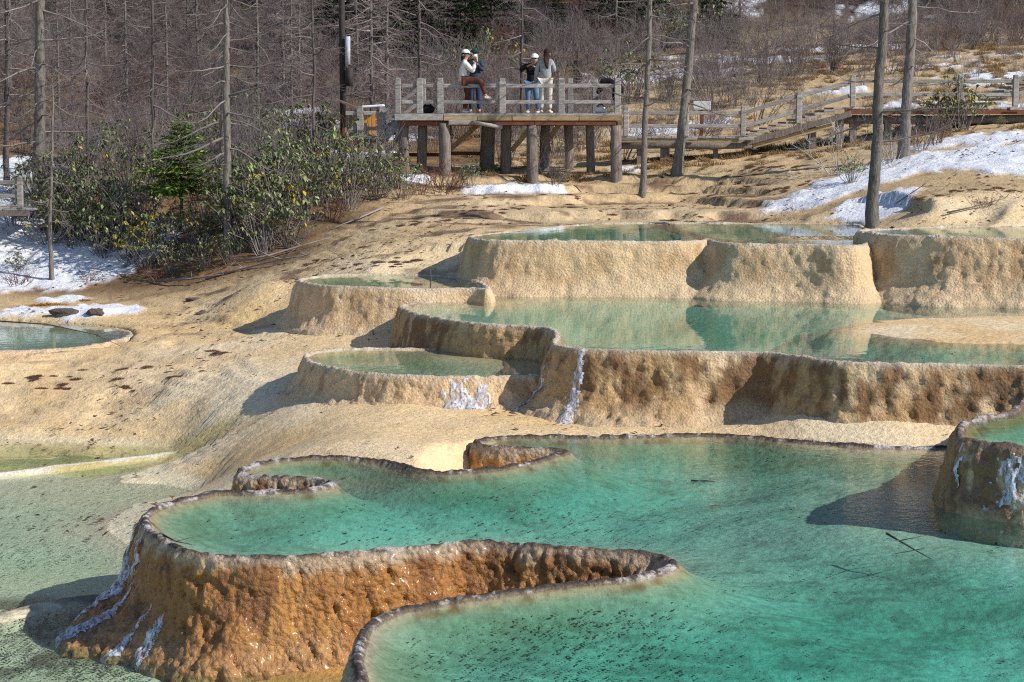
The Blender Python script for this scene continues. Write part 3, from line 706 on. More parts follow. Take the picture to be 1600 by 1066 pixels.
def col_pale(V, dv, nrm, brown=0.35, zw=0, wl=1.0, dark=(0.26, 0.15, 0.075), base=(0.73, 0.52, 0.305), rimc=((0.55, 0.47, 0.36), (0.72, 0.66, 0.56)), b_off=0.0):
    n1 = fbm(V*A_([1.0, 1.0, 0.5]), 4, 231); n2 = 1.15*fbm(V*A_([5.5, 5.5, 1.5]), 4, 241); n3 = fbm(V*14, 3, 251)
    c = tri(base, (0.76, 0.58, 0.37), (0.57, 0.36, 0.18), sstep(-0.1, 0.4, n1), 0.6*sstep(0.0, 0.35, n2))
    c = mix3(c, A_(dark), brown*sstep(0.0, 0.35, n1*0.7 + n2*0.6 + 0.25*n3 + b_off))
    # bare pale crust low on the wall
    rel = np.clip((zw - V[:, 2])/wl, 0, 1)
    c = mix3(c, A_([0.68, 0.52, 0.33]), 0.7*sstep(0.62, 0.85, rel + 0.25*n1))
    c = floor_colour(V, dv, c)
    sand = sstep(zw-0.16, zw-0.02, V[:, 2] + 0.05*n1)*sstep(-0.35, -0.7, dv)
    c = mix3(c, mix3(np.tile(A_([0.70, 0.50, 0.27]), (len(V), 1)), A_([0.76, 0.62, 0.42]), sstep(-0.2, 0.4, n1)), sand)
    c = rim_colour(V, dv, c, *rimc)
    wt = 0.35*sstep(0.0, 0.4, n2)*np.ones(len(V))
    return c, wt
def col_orange(V, dv, nrm):
    n1 = fbm(V*A_([0.9, 0.9, 0.5]), 4, 261); n2 = 1.25*fbm(V*A_([6.0, 6.0, 0.9]), 4, 271); n3 = fbm(V*16, 3, 281)
    c = tri((0.37, 0.155, 0.033), (0.54, 0.265, 0.066), (0.17, 0.06, 0.013), sstep(-0.1, 0.4, n1 + 0.3*n3), 0.75*sstep(0.02, 0.4, n2))
    rel = np.clip((Z_BIG - V[:, 2])/1.05, 0, 1)
    c = mix3(c, A_([0.55, 0.43, 0.29]), 0.75*sstep(0.17, 0.04, rel + 0.14*n2))       # dry cream band under the crust
    c = mix3(c, A_([0.54, 0.31, 0.14]), 0.5*sstep(0.66, 0.9, rel + 0.25*n1))       # paler foot
    # the near rim in the right foreground is drier and greyer
    q = at_z(560, 1040, Z_BIG)
    dry = sstep(1.9, 1.0, np.hypot(V[:, 0]-q[0]-0.2, V[:, 1]-q[1]-0.2))
    c = mix3(c, A_([0.47, 0.38, 0.28]), 0.8*dry*sstep(0.9, 0.5, rel))
    c = floor_colour(V, dv, c, base=(0.62, 0.58, 0.45), alt=(0.44, 0.45, 0.33), dk=0.32)
    c = rim_colour(V, dv, c, (0.075, 0.062, 0.058), (0.55, 0.52, 0.53), -0.10, 0.015)
    # back rim towards the sand flat is thin and sandy
    wt = np.clip(0.9*sstep(0.12, 0.3, rel) * (0.65 + 0.5*n1) - 0.6*dry, 0, 1)
    return c, wt
def rim_arc(V, P):
    """arc length of the nearest rim point, and distance to it"""
    seg = np.linalg.norm(np.roll(P, -1, 0) - P, axis=1); s = np.concatenate([[0], np.cumsum(seg)[:-1]])
    out = np.zeros(len(V)); n_ = len(P); E_ = np.roll(P, -1, 0) - P
    for i in range(0, len(V), 20000):
        q = V[i:i+20000, :2]; k = ((q[:, None] - P[None])**2).sum(2).argmin(1); best = np.full(len(q), 1e9); arc = np.zeros(len(q))
        for kk in ((k-1) % n_, k):
            t = np.clip(((q - P[kk])*E_[kk]).sum(1)/(seg[kk]**2), 0, 1); dd_ = ((q - P[kk] - E_[kk]*t[:, None])**2).sum(1)
            arc = np.where(dd_ < best, s[kk] + t*seg[kk], arc); best = np.minimum(best, dd_)
        out[i:i+20000] = arc
    return out, s
def ice_runs(key, runs, zw, wl, na=1.0):
    """frozen runnels: each follows one rim point down the wall: (photo x, y of rim point, top, bottom (0-1 of wall), width top, width bottom m)"""
    def fn(V, dv):
        P = RIM[key]; masks = []
        rel = (zw - V[:, 2])/wl
        near_ = (dv > 0) & (rel > -0.1)
        A = np.zeros(len(V)); pr = [at_z(x, y, zw)[:2] for x, y, *_ in runs]
        sel = near_ & (np.min([np.hypot(V[:, 0]-q[0], V[:, 1]-q[1]) for q in pr], 0) < 2.2)
        arc, s = rim_arc(V[sel], P); A[sel] = arc
        nn = na*(0.35*fbm(V*A_([5, 5, 2.0]), 3, 291) + 0.25*fbm(V*15, 2, 295))
        for (x, y, t0, t1, w0, w1), q in zip(runs, pr):
            s0 = s[((P - q)**2).sum(1).argmin()]; t = np.clip((rel-t0)/(t1-t0), 0, 1); w = w0 + (w1-w0)*t
            m = sstep(1.0, 0.55, np.abs(A - s0)/w + nn)*sstep(t0-0.10, t0+0.10, rel + 0.5*nn)*sstep(t1+0.10, t1-0.10, rel + 0.3*nn)*sel*(np.hypot(V[:, 0]-q[0], V[:, 1]-q[1]) < 2.0)
            masks.append(m)
        return masks
    return fn
ice_big = ice_runs('big', [(222, 812, 0.1, 1.0, 0.04, 0.16), (232, 832, 0.05, 1.0, 0.035, 0.10), (262, 850, 0.62, 1.0, 0.03, 0.09), (282, 859, 0.66, 1.02, 0.05, 0.10)], Z_BIG, 1.08)
ice_mid = ice_runs('mid', [(905, 546, 0.12, 0.98, 0.09, 0.11), (868, 540, 0.35, 1.0, 0.05, 0.09)], Z_MID, 1.07)
ice_low = ice_runs('low', [(716, 590, 0.1, 0.98, 0.22, 0.34), (750, 590, 0.3, 0.9, 0.16, 0.22)], Z_B, 0.52, 2.6)
ice_side = ice_runs('side', [(1592, 697, 0.15, 0.8, 0.18, 0.2), (1520, 688, 0.12, 0.6, 0.04, 0.09)], Z_D, 0.8, 2.6)
def flare_big(X, Y):
    q = at_z(150, 1000, Z_LAG); w = np.exp(-(((X-q[0])/1.5)**2 + ((Y-q[1])/1.3)**2))
    return 0.17 + 0.42*w
def near_wall(X, Y, keys, w, w0=0.25):
    m = np.full(X.shape, 9.0); lo_ = (X.min(), Y.min()); cs = 0.12
    cx = np.arange(X.min()-cs, X.max()+2*cs, cs); cy = np.arange(Y.min()-cs, Y.max()+2*cs, cs); CX, CY = np.meshgrid(cx, cy)
    D_ = np.min([sdf(RIM[k], CX, CY) for k in keys], 0)
    return sstep(w0, w, gridded(cx, cy, D_, np.stack([X.ravel(), Y.ravel()], 1)).reshape(X.shape))
def floor_mid(X, Y, d, fl):
    fl = fl*(0.12 + 0.88*near_wall(X, Y, ('upper', 'right', 'small'), 2.4))
    q = at_z(1600, 516, Z_MID); e = ((X-q[0])/3.2)**2 + ((Y-q[1])/2.7)**2
    n = fbm(p3(X, Y, 0, 1.5), 4, 331).reshape(X.shape)
    bar = sstep(1.9, 0.5, e + 0.35*n)
    return fl*(1-bar) + (-0.012 - 0.025*n)*bar
def floor_upper(X, Y, d, fl):
    q = at_z(1290, 372, Z_UP); bar = sstep(1.3, 0.5, ((X-q[0])/1.3)**2 + ((Y-q[1])/1.1)**2)
    return fl*(1-bar) + 0.0*bar
def floor_big(X, Y, d, fl):
    n = fbm(p3(X, Y, 0, 0.5), 3, 341).reshape(X.shape)
    fl = fl*(0.38 + 0.62*near_wall(X, Y, ('side',), 4.5, 0.4))
    return fl*(1 + 0.28*n*sstep(0.4, 1.4, -d))

import functools
pale = lambda **k: functools.partial(col_pale, **k)
make_pool('big', 'large turquoise pool filling the foreground, with lumpy wet orange wall and dark crusted rim', 0.026, 1.12, 0.16, 0.25, 0.45, 0.8, 0.03, col_orange, 'wetwall', (0.062, 13.0),
          clip=(-6.2, 14.2, 7.4, 27.6), ice=ice_big, flare_fun=flare_big, floor_fun=floor_big, rough=0.024, lobe=1.35, skirt=0.35)
make_pool('mid', 'wide still pool in the middle, its wall streaked brown with two ice runnels', 0.042, 1.12, 0.24, 0.45, 0.5, 0.45, 0.03, pale(brown=0.9, zw=Z_MID, wl=1.1, b_off=0.12, base=(0.55, 0.355, 0.17), dark=(0.22, 0.11, 0.042)), 'wall', None,
          clip=(-4.0, 24.0, 10.5, 38.2), ice=ice_mid, flare_fun=lambda X, Y: 0.45 - 0.37*sstep(2.2, 4.2, X), floor_fun=floor_mid, water='water_mid', rough=0.027, lobe=0.8, freq=9.0, rim_mat='wall')
make_pool('upper', 'upper pool with a tall pale wall folded into a crease, below the platform', 0.05, 1.0, 0.26, 0.3, 0.6, 0.45, 0.03, pale(brown=0.25, zw=Z_UP, wl=0.97), 'wall', None,
          clip=(-3.6, 33.5, 9.0, 46.5), floor_fun=floor_upper, water='water_mid', rough=0.018, lobe=0.5, freq=8.0, rim_mat='wall')
make_pool('right', 'pale walled pool at the right edge beside the trunk, above the middle pool', 0.05, 1.18, 0.26, 0.3, 0.6, 0.4, 0.03, pale(brown=0.35, zw=Z_E, wl=1.15), 'wall', None,
          clip=(5.0, 32.8, 12.5, 42.0), water='water_mid', rough=0.02, lobe=0.6, freq=8.0, rim_mat='wall')
make_pool('small', 'small oval pool with smooth sand-coloured wall, left of the middle pool', 0.042, 0.86, 0.30, 0.25, 0.5, 0.4, 0.03, pale(brown=0.15, zw=Z_A, wl=0.85), 'wall', None,
          water='water_mid', rough=0.015, lobe=0.5, freq=7.0, rim_mat='wall')
make_pool('low', 'low pool tucked against the left flank of the middle pool, ice patch on its wall', 0.036, 0.56, 0.30, 0.2, 0.5, 0.4, 0.025, pale(brown=0.45, zw=Z_B, wl=0.55), 'wall', None,
          ice=ice_low, floor_fun=lambda X, Y, d, fl: fl*(0.15 + 0.85*near_wall(X, Y, ('mid',), 1.6)), water='water_pale', rough=0.024, lobe=0.7, freq=7.0, rim_mat='wall')
make_pool('side', 'pool cut by the right edge, brown wall standing in the big pool', 0.03, 0.86, 0.22, 0.04, 0.6, 0.35, 0.035, pale(brown=0.85, zw=Z_D, wl=1.2, b_off=0.15, base=(0.44, 0.22, 0.085), dark=(0.17, 0.075, 0.025), rimc=((0.16, 0.13, 0.12), (0.5, 0.46, 0.43))), 'wetwall', None,
          clip=(3.8, 19.5, 8.2, 27.0), ice=ice_side, rough=0.04, skirt=0.3)
make_pool('left', 'shallow pool at the left edge with a low crumbling rim', 0.05, 0.16, 0.8, 0.3, 0.3, 0.5, 0.008, pale(brown=0.6, zw=Z_C, wl=0.4, b_off=0.1), 'wall', None,
          clip=(-14, 33, -5, 44), water='water_pale', rough=0.03, rim_mat='wall')

def water_sheet(z, poly, mat):
    """shallow standing water: every ground cell that lies below the level inside the outline"""
    P = np.array(poly); m = (GX > P[:, 0].min()-0.3) & (GX < P[:, 0].max()+0.3) & (GY > P[:, 1].min()-0.3) & (GY < P[:, 1].max()+0.3)
    d = np.full(GX.shape, 9.0); d[m] = sdf(P, GX[m], GY[m])
    below = ((G < z + 0.0) & (d < 0.0)).ravel()
    for k in SDF: below &= (SDF[k] > -0.3).ravel()
    F = GF[below[GF].any(1)]; used, inv = np.unique(F, return_inverse=True)
    V = np.stack([Xf[used], Yf[used], np.full(len(used), z)], 1)
    return tag(link('water', mesh_np('water', V, inv.reshape(F.shape), M[mat], True, dict(depth=np.maximum(z - Gf[used], 0)))), kind='structure')
flw = [tuple(p) for p in fl]; flw1 = [tuple(p) for p in fl1]
water_sheet(Z_LAG, [(-16, 12), (-0.5, 12), (-0.5, 19.3), (-2.6, 20.9)] + flw1[::-1] + [(-16, flw1[0][1])], 'water_lagoon')
water_sheet(Z_LAGM, flw1[::-1] + flw + [(-3.0, 26), (-2.6, 22)], 'water_lagoon')
water_sheet(Z_LAG2, flw + [(-3.6, 31.5), (-8, 34.5), (-14, 36)], 'water_pale')

# ------------------------------------------------------------------ timber platform, stairs and boardwalks
def W(x, y, D): return Vector(at_d(x, y, D))
class Thing:
    def __init__(s, name, base, label, cat, group=None):
        s.base = Vector(base); s.root = tag(empty(name, s.base), label, cat, group)
    def part(s, name, mb, mat, parent=None, smooth=False, bevel=0.0):
        o = mb.build(name, M[mat], parent or s.root, None, smooth, bevel)
        if parent is None: o.location = -s.base
        return o
    def shared(s, name, me, pos, rz=0.0, parent=None):
        o = link(name, me, s.root, Vector(pos) - s.base); o.rotation_euler = (0, 0, rz); return o
def log_mesh(r, h, seed):
    n, m = 12, 9; V = []; rr = random.Random(seed)
    ph = [rr.uniform(0, 6.28) for _ in range(4)]
    for i in range(m):
        t = i/(m-1)
        for k in range(n):
            a = 2*math.pi*k/n
            q = r*(1.06 - 0.1*t)*(1 + 0.06*math.sin(3*a+ph[0]) + 0.04*math.sin(5*a+ph[1]+t*2) + rr.uniform(-0.025, 0.025))
            V.append((q*math.cos(a) + 0.02*math.sin(t*3+ph[2]), q*math.sin(a) + 0.02*math.sin(t*3+ph[3]), t*h + (0.012*math.sin(2*a+ph[2]) if i == m-1 else 0)))
    F = [(i*n+k, i*n+(k+1) % n, (i+1)*n+(k+1) % n, (i+1)*n+k) for i in range(m-1) for k in range(n)]
    F.append(tuple((m-1)*n+k for k in range(n)))
    mb = MB(); mb.add(V, F); return mb
def rail_post(T, x, y0, y1, D, w=0.175):
    """square post with a chamfered cap block above a groove"""
    a = W(x, y1, D); b = W(x, y0, D); h = b.z - a.z
    p = MB().box((a.x, D, a.z + h*0.5 - 0.045), (w, w, h - 0.09))
    o = T.part('rail_post', p, 'grey_wood', bevel=0.012)
    T.part('post_neck', MB().box((a.x, D, b.z-0.17), (w+0.012, w+0.012, 0.02)), 'grey_wood', o)
    c = T.part('post_cap', MB().box((a.x, D, b.z-0.055), (w-0.012, w-0.012, 0.11)), 'grey_wood', o, bevel=0.015)
    return o
def rail(T, xa, ya, xb, yb, D, hpx=6.0, Db=None, th=0.07, mat='grey_wood', name='rail'):
    Db = Db or D
    a, b = W(xa, ya, D), W(xb, yb, Db)
    return T.part(name, MB().beam(a, b, th, hpx*D/FPX), mat, bevel=0.008)

DF, DB = 52.0, 54.4
pd = W(790, 178, DF); ZD = pd.z
pl = Thing('viewing_platform', (W(795, 178, DF).x, 53.2, G_at(0, 52.5)), 'raised timber viewing platform on log posts with grey rails', 'platform')
xL, xR = W(620, 178, DF).x, W(972, 178, DF).x
npk = 40; pw = (xR - xL)/npk
plank = MB().box((0, 0, 0), (pw-0.012, DB-DF+0.16, 0.05)).mesh('deck_plank', M['grey_wood'], bevel=0.006)
for i in range(npk):
    pl.shared('deck_plank', plank, (xL + (i+0.5)*pw, (DF+DB)/2, ZD - 0.025 + random.uniform(-0.004, 0.004)))
xm = W(692, 178, DF).x
for a, b in ((692, 805), (805, 972)):
    pl.part('edge_board', MB().beam((W(a, 0, DF).x+0.006, DF-0.10, ZD-0.022), (W(b, 0, DF).x-0.006, DF-0.10, ZD-0.022), 0.035, 0.06), 'grey_wood', bevel=0.006)
pl.part('edge_board', MB().beam((xL-0.05, DF-0.13, ZD-0.085), (xm, DF-0.13, ZD-0.085), 0.06, 0.17), 'grey_wood', bevel=0.01)
for a, b in ((692, 745), (745, 800), (800, 905), (905, 972)):
    pl.part('joist', MB().beam((W(a, 0, DF).x+0.01, DF-0.06, ZD-0.115), (W(b, 0, DF).x-0.01, DF-0.06, ZD-0.115), 0.10, 0.12), 'tan_wood', bevel=0.006)
for a, b in ((745, 835), (835, 964)):
    pl.part('beam', MB().beam((W(a, 0, DF).x+0.01, DF, ZD-0.235), (W(b, 0, DF).x-0.01, DF, ZD-0.235), 0.16, 0.115), 'red_wood', bevel=0.008)
pl.part('beam', MB().beam((W(620, 0, DF).x, DF+0.05, ZD-0.25), (W(745, 0, DF).x, DF+0.05, ZD-0.25), 0.16, 0.12), 'red_wood', bevel=0.008)
for k in range(5):
    yy = DF + 0.45 + k*0.45
    pl.part('joist', MB().beam((xL+0.05, yy, ZD-0.12), (xR-0.05, yy, ZD-0.12), 0.09, 0.13), 'tan_wood')
pl.part('beam', MB().beam((xL, DB-0.1, ZD-0.25), (xR, DB-0.1, ZD-0.25), 0.18, 0.14), 'red_wood')
for i, (x, D, wpx) in enumerate(((632, 52.25, 16), (659, 52.7, 15), (694, 52.0, 18), (832, 52.0, 17), (963, 52.0, 17), (762, 53.6, 22), (792, 52.9, 17), (851, 54.0, 15), (888, 54.2, 14), (922, 52.9, 13), (700, 54.2, 13))):
    xw = W(x, 200, D).x; zg = G_at(xw, D) - 0.2
    o = pl.part('support_post', log_mesh(wpx*0.5*D/FPX, ZD-0.185 - zg - (0.12 if i in (2, 3, 4) and x > 700 else 0.06), i), 'log', smooth=True)
    o.location = Vector((xw, D, zg)) - pl.base
for (xa, ya, xb, yb, D) in ((699, 238, 750, 192, 53.4), (799, 236, 836, 192, 53.3), (846, 234, 876, 192, 54.2)):
    pl.part('brace', MB().beam(W(xa, ya, D), W(xb, yb, D), 0.07, 0.13), 'tan_wood', bevel=0.01)
pl.part('cross_beam', MB().beam(W(700, 240, 54.3), W(765, 240, 54.3), 0.1, 0.1), 'red_wood')
pl.part('cross_beam', MB().beam(W(610, 242, 54.3), W(700, 242, 54.3), 0.1, 0.1), 'red_wood')
pl.part('loose_plank', MB().beam(W(701, 192, 51.85), W(742, 191, 51.85), 0.06, 0.12), 'grey_wood', bevel=0.01)
pl.part('loose_pole', MB().tube([W(738, 191, 51.8), W(760, 195, 51.8), W(785, 199, 51.8)], 0.05, 8), 'grey_wood', smooth=True)
for x in (622, 656, 688, 785, 877, 965): rail_post(pl, x, 122, 178, DF, 0.165 if x > 650 else 0.15)
for x, y0 in ((661, 123), (891, 123), (930, 123)): rail_post(pl, x, y0, 177.6, DB, 0.155)
px_ = [622, 656, 688, 785, 877, 965]
for a, b in zip(px_[:-1], px_[1:]):
    for yy, hh in ((134.2, 6.0), (159.6, 5.4)):
        rail(pl, a+5.0, yy, b-5.0, yy, DF, hh)
for a, b in ((661, 891), (891, 930), (930, 970)):
    if a != 661:
        for yy in (134.6, 160): rail(pl, a+5.5, yy, b-5.5, yy, DB, 6.5)
for D_ in (52.0,):
    for yy, zz in ((134.2, 0), (159.6, 0)):
        a = W(965, yy, DF); pl.part('rail', MB().beam(a + Vector((0, 0.12, 0)), a + Vector((0, DB-DF, 0)), 0.06, 0.11), 'grey_wood', bevel=0.008)

# lower landing and stairs at the left end of the platform
ld = Thing('boardwalk_landing', (W(570, 215, 54).x, 54, G_at(W(570, 215, 54).x, 54)), 'low timber landing with grey rail at the left end of the platform', 'boardwalk')
zl = W(570, 214, 53.2).z; xa, xb = W(540, 0, 53.2).x, W(606, 0, 53.2).x
pk = MB().box((0, 0, 0), (0.16, 1.9, 0.05)).mesh('deck_plank', M['grey_wood'], bevel=0.006)
for i in range(int((xb-xa)/0.17)): ld.shared('deck_plank', pk, (xa + 0.09 + i*0.17, 54.1, zl-0.025))
ld.part('beam', MB().beam((xa, 53.2, zl-0.115), (xb, 53.2, zl-0.115), 0.1, 0.12), 'red_wood')
for x, D in ((577, 53.25), (592, 53.6), (552, 53.3)):
    xw = W(x, 0, D).x; ld.part('leg', MB().box((xw, D, (zl-0.17+G_at(xw, D)-0.15)/2), (0.1, 0.1, zl-0.17-G_at(xw, D)+0.15)), 'red_wood')
for x in (563, 598): rail_post(ld, x, 166, 214, 53.2, 0.17)
for a, b in ((540, 557.5), (568.5, 592.5)):
    rail(ld, a, 177, b, 177, 53.2); rail(ld, a, 201, b, 201, 53.2)
stl = Thing('wooden_stairs', (W(612, 215, 53).x, 53, zl-0.3), 'short timber stairs climbing from the left landing to the platform', 'stairs')
for k in range(4):
    t = (k+0.5)/4; stl.part('tread', MB().box((W(605+16*t, 0, 53).x, 53.4, zl + (ZD-zl)*t), (0.26, 1.2, 0.05)), 'grey_wood', bevel=0.006)
stl.part('stringer', MB().beam(W(602, 216, 52.8), W(626, 186, 52.8), 0.07, 0.2), 'grey_wood')
stl.part('brace', MB().beam(W(604, 240, 52.9), W(626, 208, 52.9), 0.08, 0.12), 'log')
for (x0, y0, x1, y1, D) in ((598, 176, 620, 163, 53.1), (598, 201, 620, 188, 53.1), (628, 158, 655, 138, 54.3), (632, 178, 655, 160, 54.3)):
    rail(stl, x0, y0, x1, y1, D, 6.0)

# boardwalk to the right
BD = 54.0
bw = Thing('boardwalk', (W(1070, 216, BD).x, BD+0.8, G_at(W(1070, 216, BD).x, BD)), 'low grey boardwalk running right from the platform to the stairs', 'boardwalk')
zb = W(1070, 213.5, BD).z; xa, xb = W(966, 0, BD).x, W(1178, 0, BD).x
pk = MB().box((0, 0, 0), (0.17, 1.7, 0.05)).mesh('deck_plank', M['grey_wood'], bevel=0.006)
for i in range(int((xb-xa)/0.182)): bw.shared('deck_plank', pk, (xa+0.09+i*0.182, BD+0.85, zb-0.025 + random.uniform(-0.004, 0.004)))
bw.part('beam', MB().beam((xa, BD+0.1, zb-0.11), (xb, BD+0.1, zb-0.11), 0.12, 0.11), 'tan_wood', bevel=0.01)
bw.part('log_bearer', MB().tube([(xa-0.2, BD+0.05, zb-0.26), ((xa+xb)/2-0.5, BD+0.05, zb-0.22), ((xa+xb)/2+0.6, BD+0.06, zb-0.25), (xb, BD+0.05, zb-0.24)], [0.09, 0.1, 0.1, 0.08], 8), 'log', smooth=True)
for x in (1001, 1042, 1122): 
    xw = W(x, 0, BD).x; zg = G_at(xw, BD+0.15); bw.part('leg', MB().box((xw, BD+0.2, (zb-0.17+zg-0.2)/2), (0.24 if x == 1042 else 0.12, 0.16, max(zb-0.17-zg+0.2, 0.1))), 'log')
for x in (978, 1072, 1161):
    rail_post(bw, x, 166, 213, BD, 0.14)
    a = W(x, 215.5, BD-0.02); bw.part('bracket', MB().box((a.x+0.07, BD-0.12, a.z-0.03), (0.42, 0.1, 0.07)), 'grey_wood', bevel=0.008)
for a, b in ((978, 1072), (1072, 1161)):
    for yy in (176.5, 197): rail(bw, a+4.2, yy, b-4.2, yy, BD, 5.6)
st = Thing('boardwalk_stairs', (W(1245, 205, BD).x, BD+0.9, G_at(W(1245, 205, BD).x, BD)), 'long grey timber stairs climbing right between two boardwalks', 'stairs')
nst = 10
za, zc = zb, W(1331, 168, BD).z
for k in range(nst):
    t = (k+0.5)/nst; xx = 1172 + (1322-1172)*t
    cx_ = W(xx, 0, BD).x; zz = za + (zc-za)*(k+1)/(nst+0.0)
    st.part('tread', MB().box((cx_, BD+0.85, zz-0.025), (0.30, 1.65, 0.05)), 'grey_wood', bevel=0.006)
    st.part('riser', MB().box((cx_-0.12, BD+0.85, zz-0.05-(zc-za)/nst*0.5), (0.025, 1.6, (zc-za)/nst-0.06)), 'grey_wood')
st.part('stringer', MB().beam(W(1166, 223, BD), W(1330, 178, BD), 0.09, 0.16), 'log', bevel=0.01)
st.part('stringer', MB().beam(W(1176, 229, BD+0.12), W(1300, 196, BD+0.12), 0.12, 0.12), 'tan_wood', bevel=0.01)
rail_post(st, 1248, 144, 193, BD, 0.15)
for x in (1275, 1318):
    xw = W(x, 0, BD).x; zt = W(x, 190 if x < 1300 else 178, BD).z; st.part('leg', MB().box((xw, BD+0.3, (zt+G_at(xw, BD+0.3)-0.2)/2), (0.2, 0.2, zt-G_at(xw, BD+0.3)+0.2)), 'log')
for (x0, y0, x1, y1) in ((1165, 176, 1244, 151), (1165, 197, 1244, 174), (1252, 149, 1327, 129), (1252, 172, 1327, 150)):
    rail(st, x0, y0, x1, y1, BD, 6.2)
ub = Thing('boardwalk', (W(1460, 168, BD).x, BD+0.8, G_at(W(1460, 168, BD).x, BD)-0.1), 'upper grey boardwalk at the right with rail, behind the two trunks', 'boardwalk')
xa, xb = W(1324, 0, BD).x, W(1640, 0, BD).x
for i in range(int((xb-xa)/0.182)): ub.shared('deck_plank', pk, (xa+0.09+i*0.182, BD+0.85, zc-0.025 + random.uniform(-0.004, 0.004)))
ub.part('beam', MB().beam((xa, BD+0.06, zc-0.12), (xb, BD+0.06, zc-0.12), 0.12, 0.13), 'red_wood')
ub.part('log_bearer', MB().tube([(xa, BD+0.3, zc-0.32), ((xa+xb)/2, BD+0.3, zc-0.35), (xb, BD+0.3, zc-0.3)], 0.12, 8), 'log', smooth=True)
for x in (1340, 1395, 1445, 1540, 1600):
    xw = W(x, 0, BD).x; zg = G_at(xw, BD+0.3)
    if zc-0.2-zg > 0: ub.part('leg', MB().box((xw, BD+0.35, (zc-0.2+zg-0.2)/2), (0.18, 0.18, zc-0.2-zg+0.2)), 'log')
for x in (1332, 1416, 1500, 1586): rail_post(ub, x, 117, 167, BD, 0.14)
for a, b in ((1332, 1416), (1416, 1500), (1500, 1586)):
    for yy in (127, 148): rail(ub, a+4.2, yy, b-4.2, yy, BD, 5.6)
a = W(1588, 168, BD-0.02); ub.part('bracket', MB().box((a.x, BD-0.12, a.z-0.03), (0.40, 0.1, 0.08)), 'grey_wood', bevel=0.008)
ur = Thing('boardwalk_stairs', (W(1600, 168, BD).x, BD+0.9, zc-0.2), 'grey stairs climbing out of the picture at the right edge', 'stairs')
for k in range(7): ur.part('tread', MB().box((W(1560+k*11, 0, BD).x, BD+1.1, zc + 0.11*(k+1)), (0.5, 1.4, 0.06)), 'grey_wood', bevel=0.006)
rail(ur, 1591, 125, 1660, 100, BD, 6); rail(ur, 1591, 147, 1660, 122, BD, 6)
# boardwalk scrap at the left edge
lb = Thing('boardwalk', (W(0, 325, 47).x, 47.6, G_at(W(0, 325, 47).x, 47)), 'end of a grey boardwalk with rail at the left edge, in the snow', 'boardwalk')
zz = W(0, 326, 47).z
for i in range(9): lb.shared('deck_plank', pk, (W(-60, 0, 47).x + i*0.182, 47.8, zz-0.025))
lb.part('beam', MB().beam((W(-70, 0, 47).x, 46.95, zz-0.11), (W(38, 0, 47).x, 46.95, zz-0.11), 0.1, 0.12), 'log')
rail_post(lb, 32, 277, 326, 47, 0.13)
for yy in (285, 306): rail(lb, -70, yy, 28, yy, 47, 6)

# small roofed bin of orange boards beside the landing
ks = Thing('roofed_bin', (W(572, 214, 55.2).x, 55.2, zl), 'small roofed litter bin with bright orange boards behind the left landing', 'bin')
b0 = W(572, 213, 55.2)
for k in range(4): ks.part('board', MB().box((b0.x-0.12+0.11*k, 55.2, b0.z+0.36), (0.085, 0.03, 0.64)), 'orange_wood', bevel=0.005)
for k in range(3): ks.part('board', MB().box((b0.x-0.55+0.12*k, 55.3, b0.z+0.34), (0.10, 0.03, 0.58)), 'tan_wood', bevel=0.005)
for sx in (-0.62, -0.2, 0.34): ks.part('post', MB().box((b0.x+sx, 55.28, b0.z+0.36), (0.07, 0.07, 0.74)), 'red_wood')
rf = ks.part('roof', MB().beam((b0.x-0.75, 55.2, b0.z+0.98), (b0.x-0.02, 55.2, b0.z+0.68), 0.75, 0.05), 'roof')
ks.part('roof_snow', MB().beam((b0.x-0.1, 55.3, b0.z+0.80), (b0.x+0.5, 55.3, b0.z+0.84), 0.7, 0.07), 'snow', rf, bevel=0.02)
# sign behind the boardwalk
sg = Thing('sign', tuple(hit(1096, 190, 55)*0 + np.array([W(1096, 200, 57.5).x, 57.5, G_at(W(1096, 200, 57.5).x, 57.5)])), 'small white notice board on a red-brown post behind the boardwalk', 'sign')
g0 = sg.base
sg.part('post', MB().box((g0.x, g0.y, (g0.z + W(0, 168, 57.5).z)/2), (0.09, 0.09, W(0, 168, 57.5).z - g0.z + 0.1)), 'red_wood')
M['white_board'] = mat_plain('white_board', (0.55, 0.55, 0.56), (0.72, 0.72, 0.72), 8, 0.5)
sg.part('board', MB().box((g0.x, g0.y-0.07, W(0, 165, 57.5).z), (0.5, 0.03, 0.24)), 'white_board', bevel=0.008)
# utility pole
up_ = Thing('utility_pole', (W(537, 210, 56).x, 56, G_at(W(537, 210, 56).x, 56)), 'dark straight pole with a pale pipe sleeve behind the left landing', 'pole')
g0 = up_.base; M['pole'] = mat_plain('tarred_pole', (0.025, 0.022, 0.022), (0.06, 0.052, 0.05), 8, 0.8)
M['pipe'] = mat_plain('grey_white_pipe', (0.42, 0.44, 0.48), (0.58, 0.6, 0.63), 8, 0.5)
up_.part('pole', MB().tube([(g0.x, 56, g0.z-0.3), (g0.x-0.02, 56, g0.z+4), (g0.x, 56, g0.z+9)], [0.09, 0.085, 0.08], 10), 'pole', smooth=True)
a, b = W(543.5, 101, 55.85), W(543.5, 57, 55.85)
up_.part('pipe_sleeve', MB().tube([a, b], 0.07, 12), 'pipe', smooth=True)
a, b = W(546, 135, 55.85), W(546, 106, 55.85)
up_.part('junction_box', MB().tube([a, b], 0.1, 10), 'pole', smooth=True)

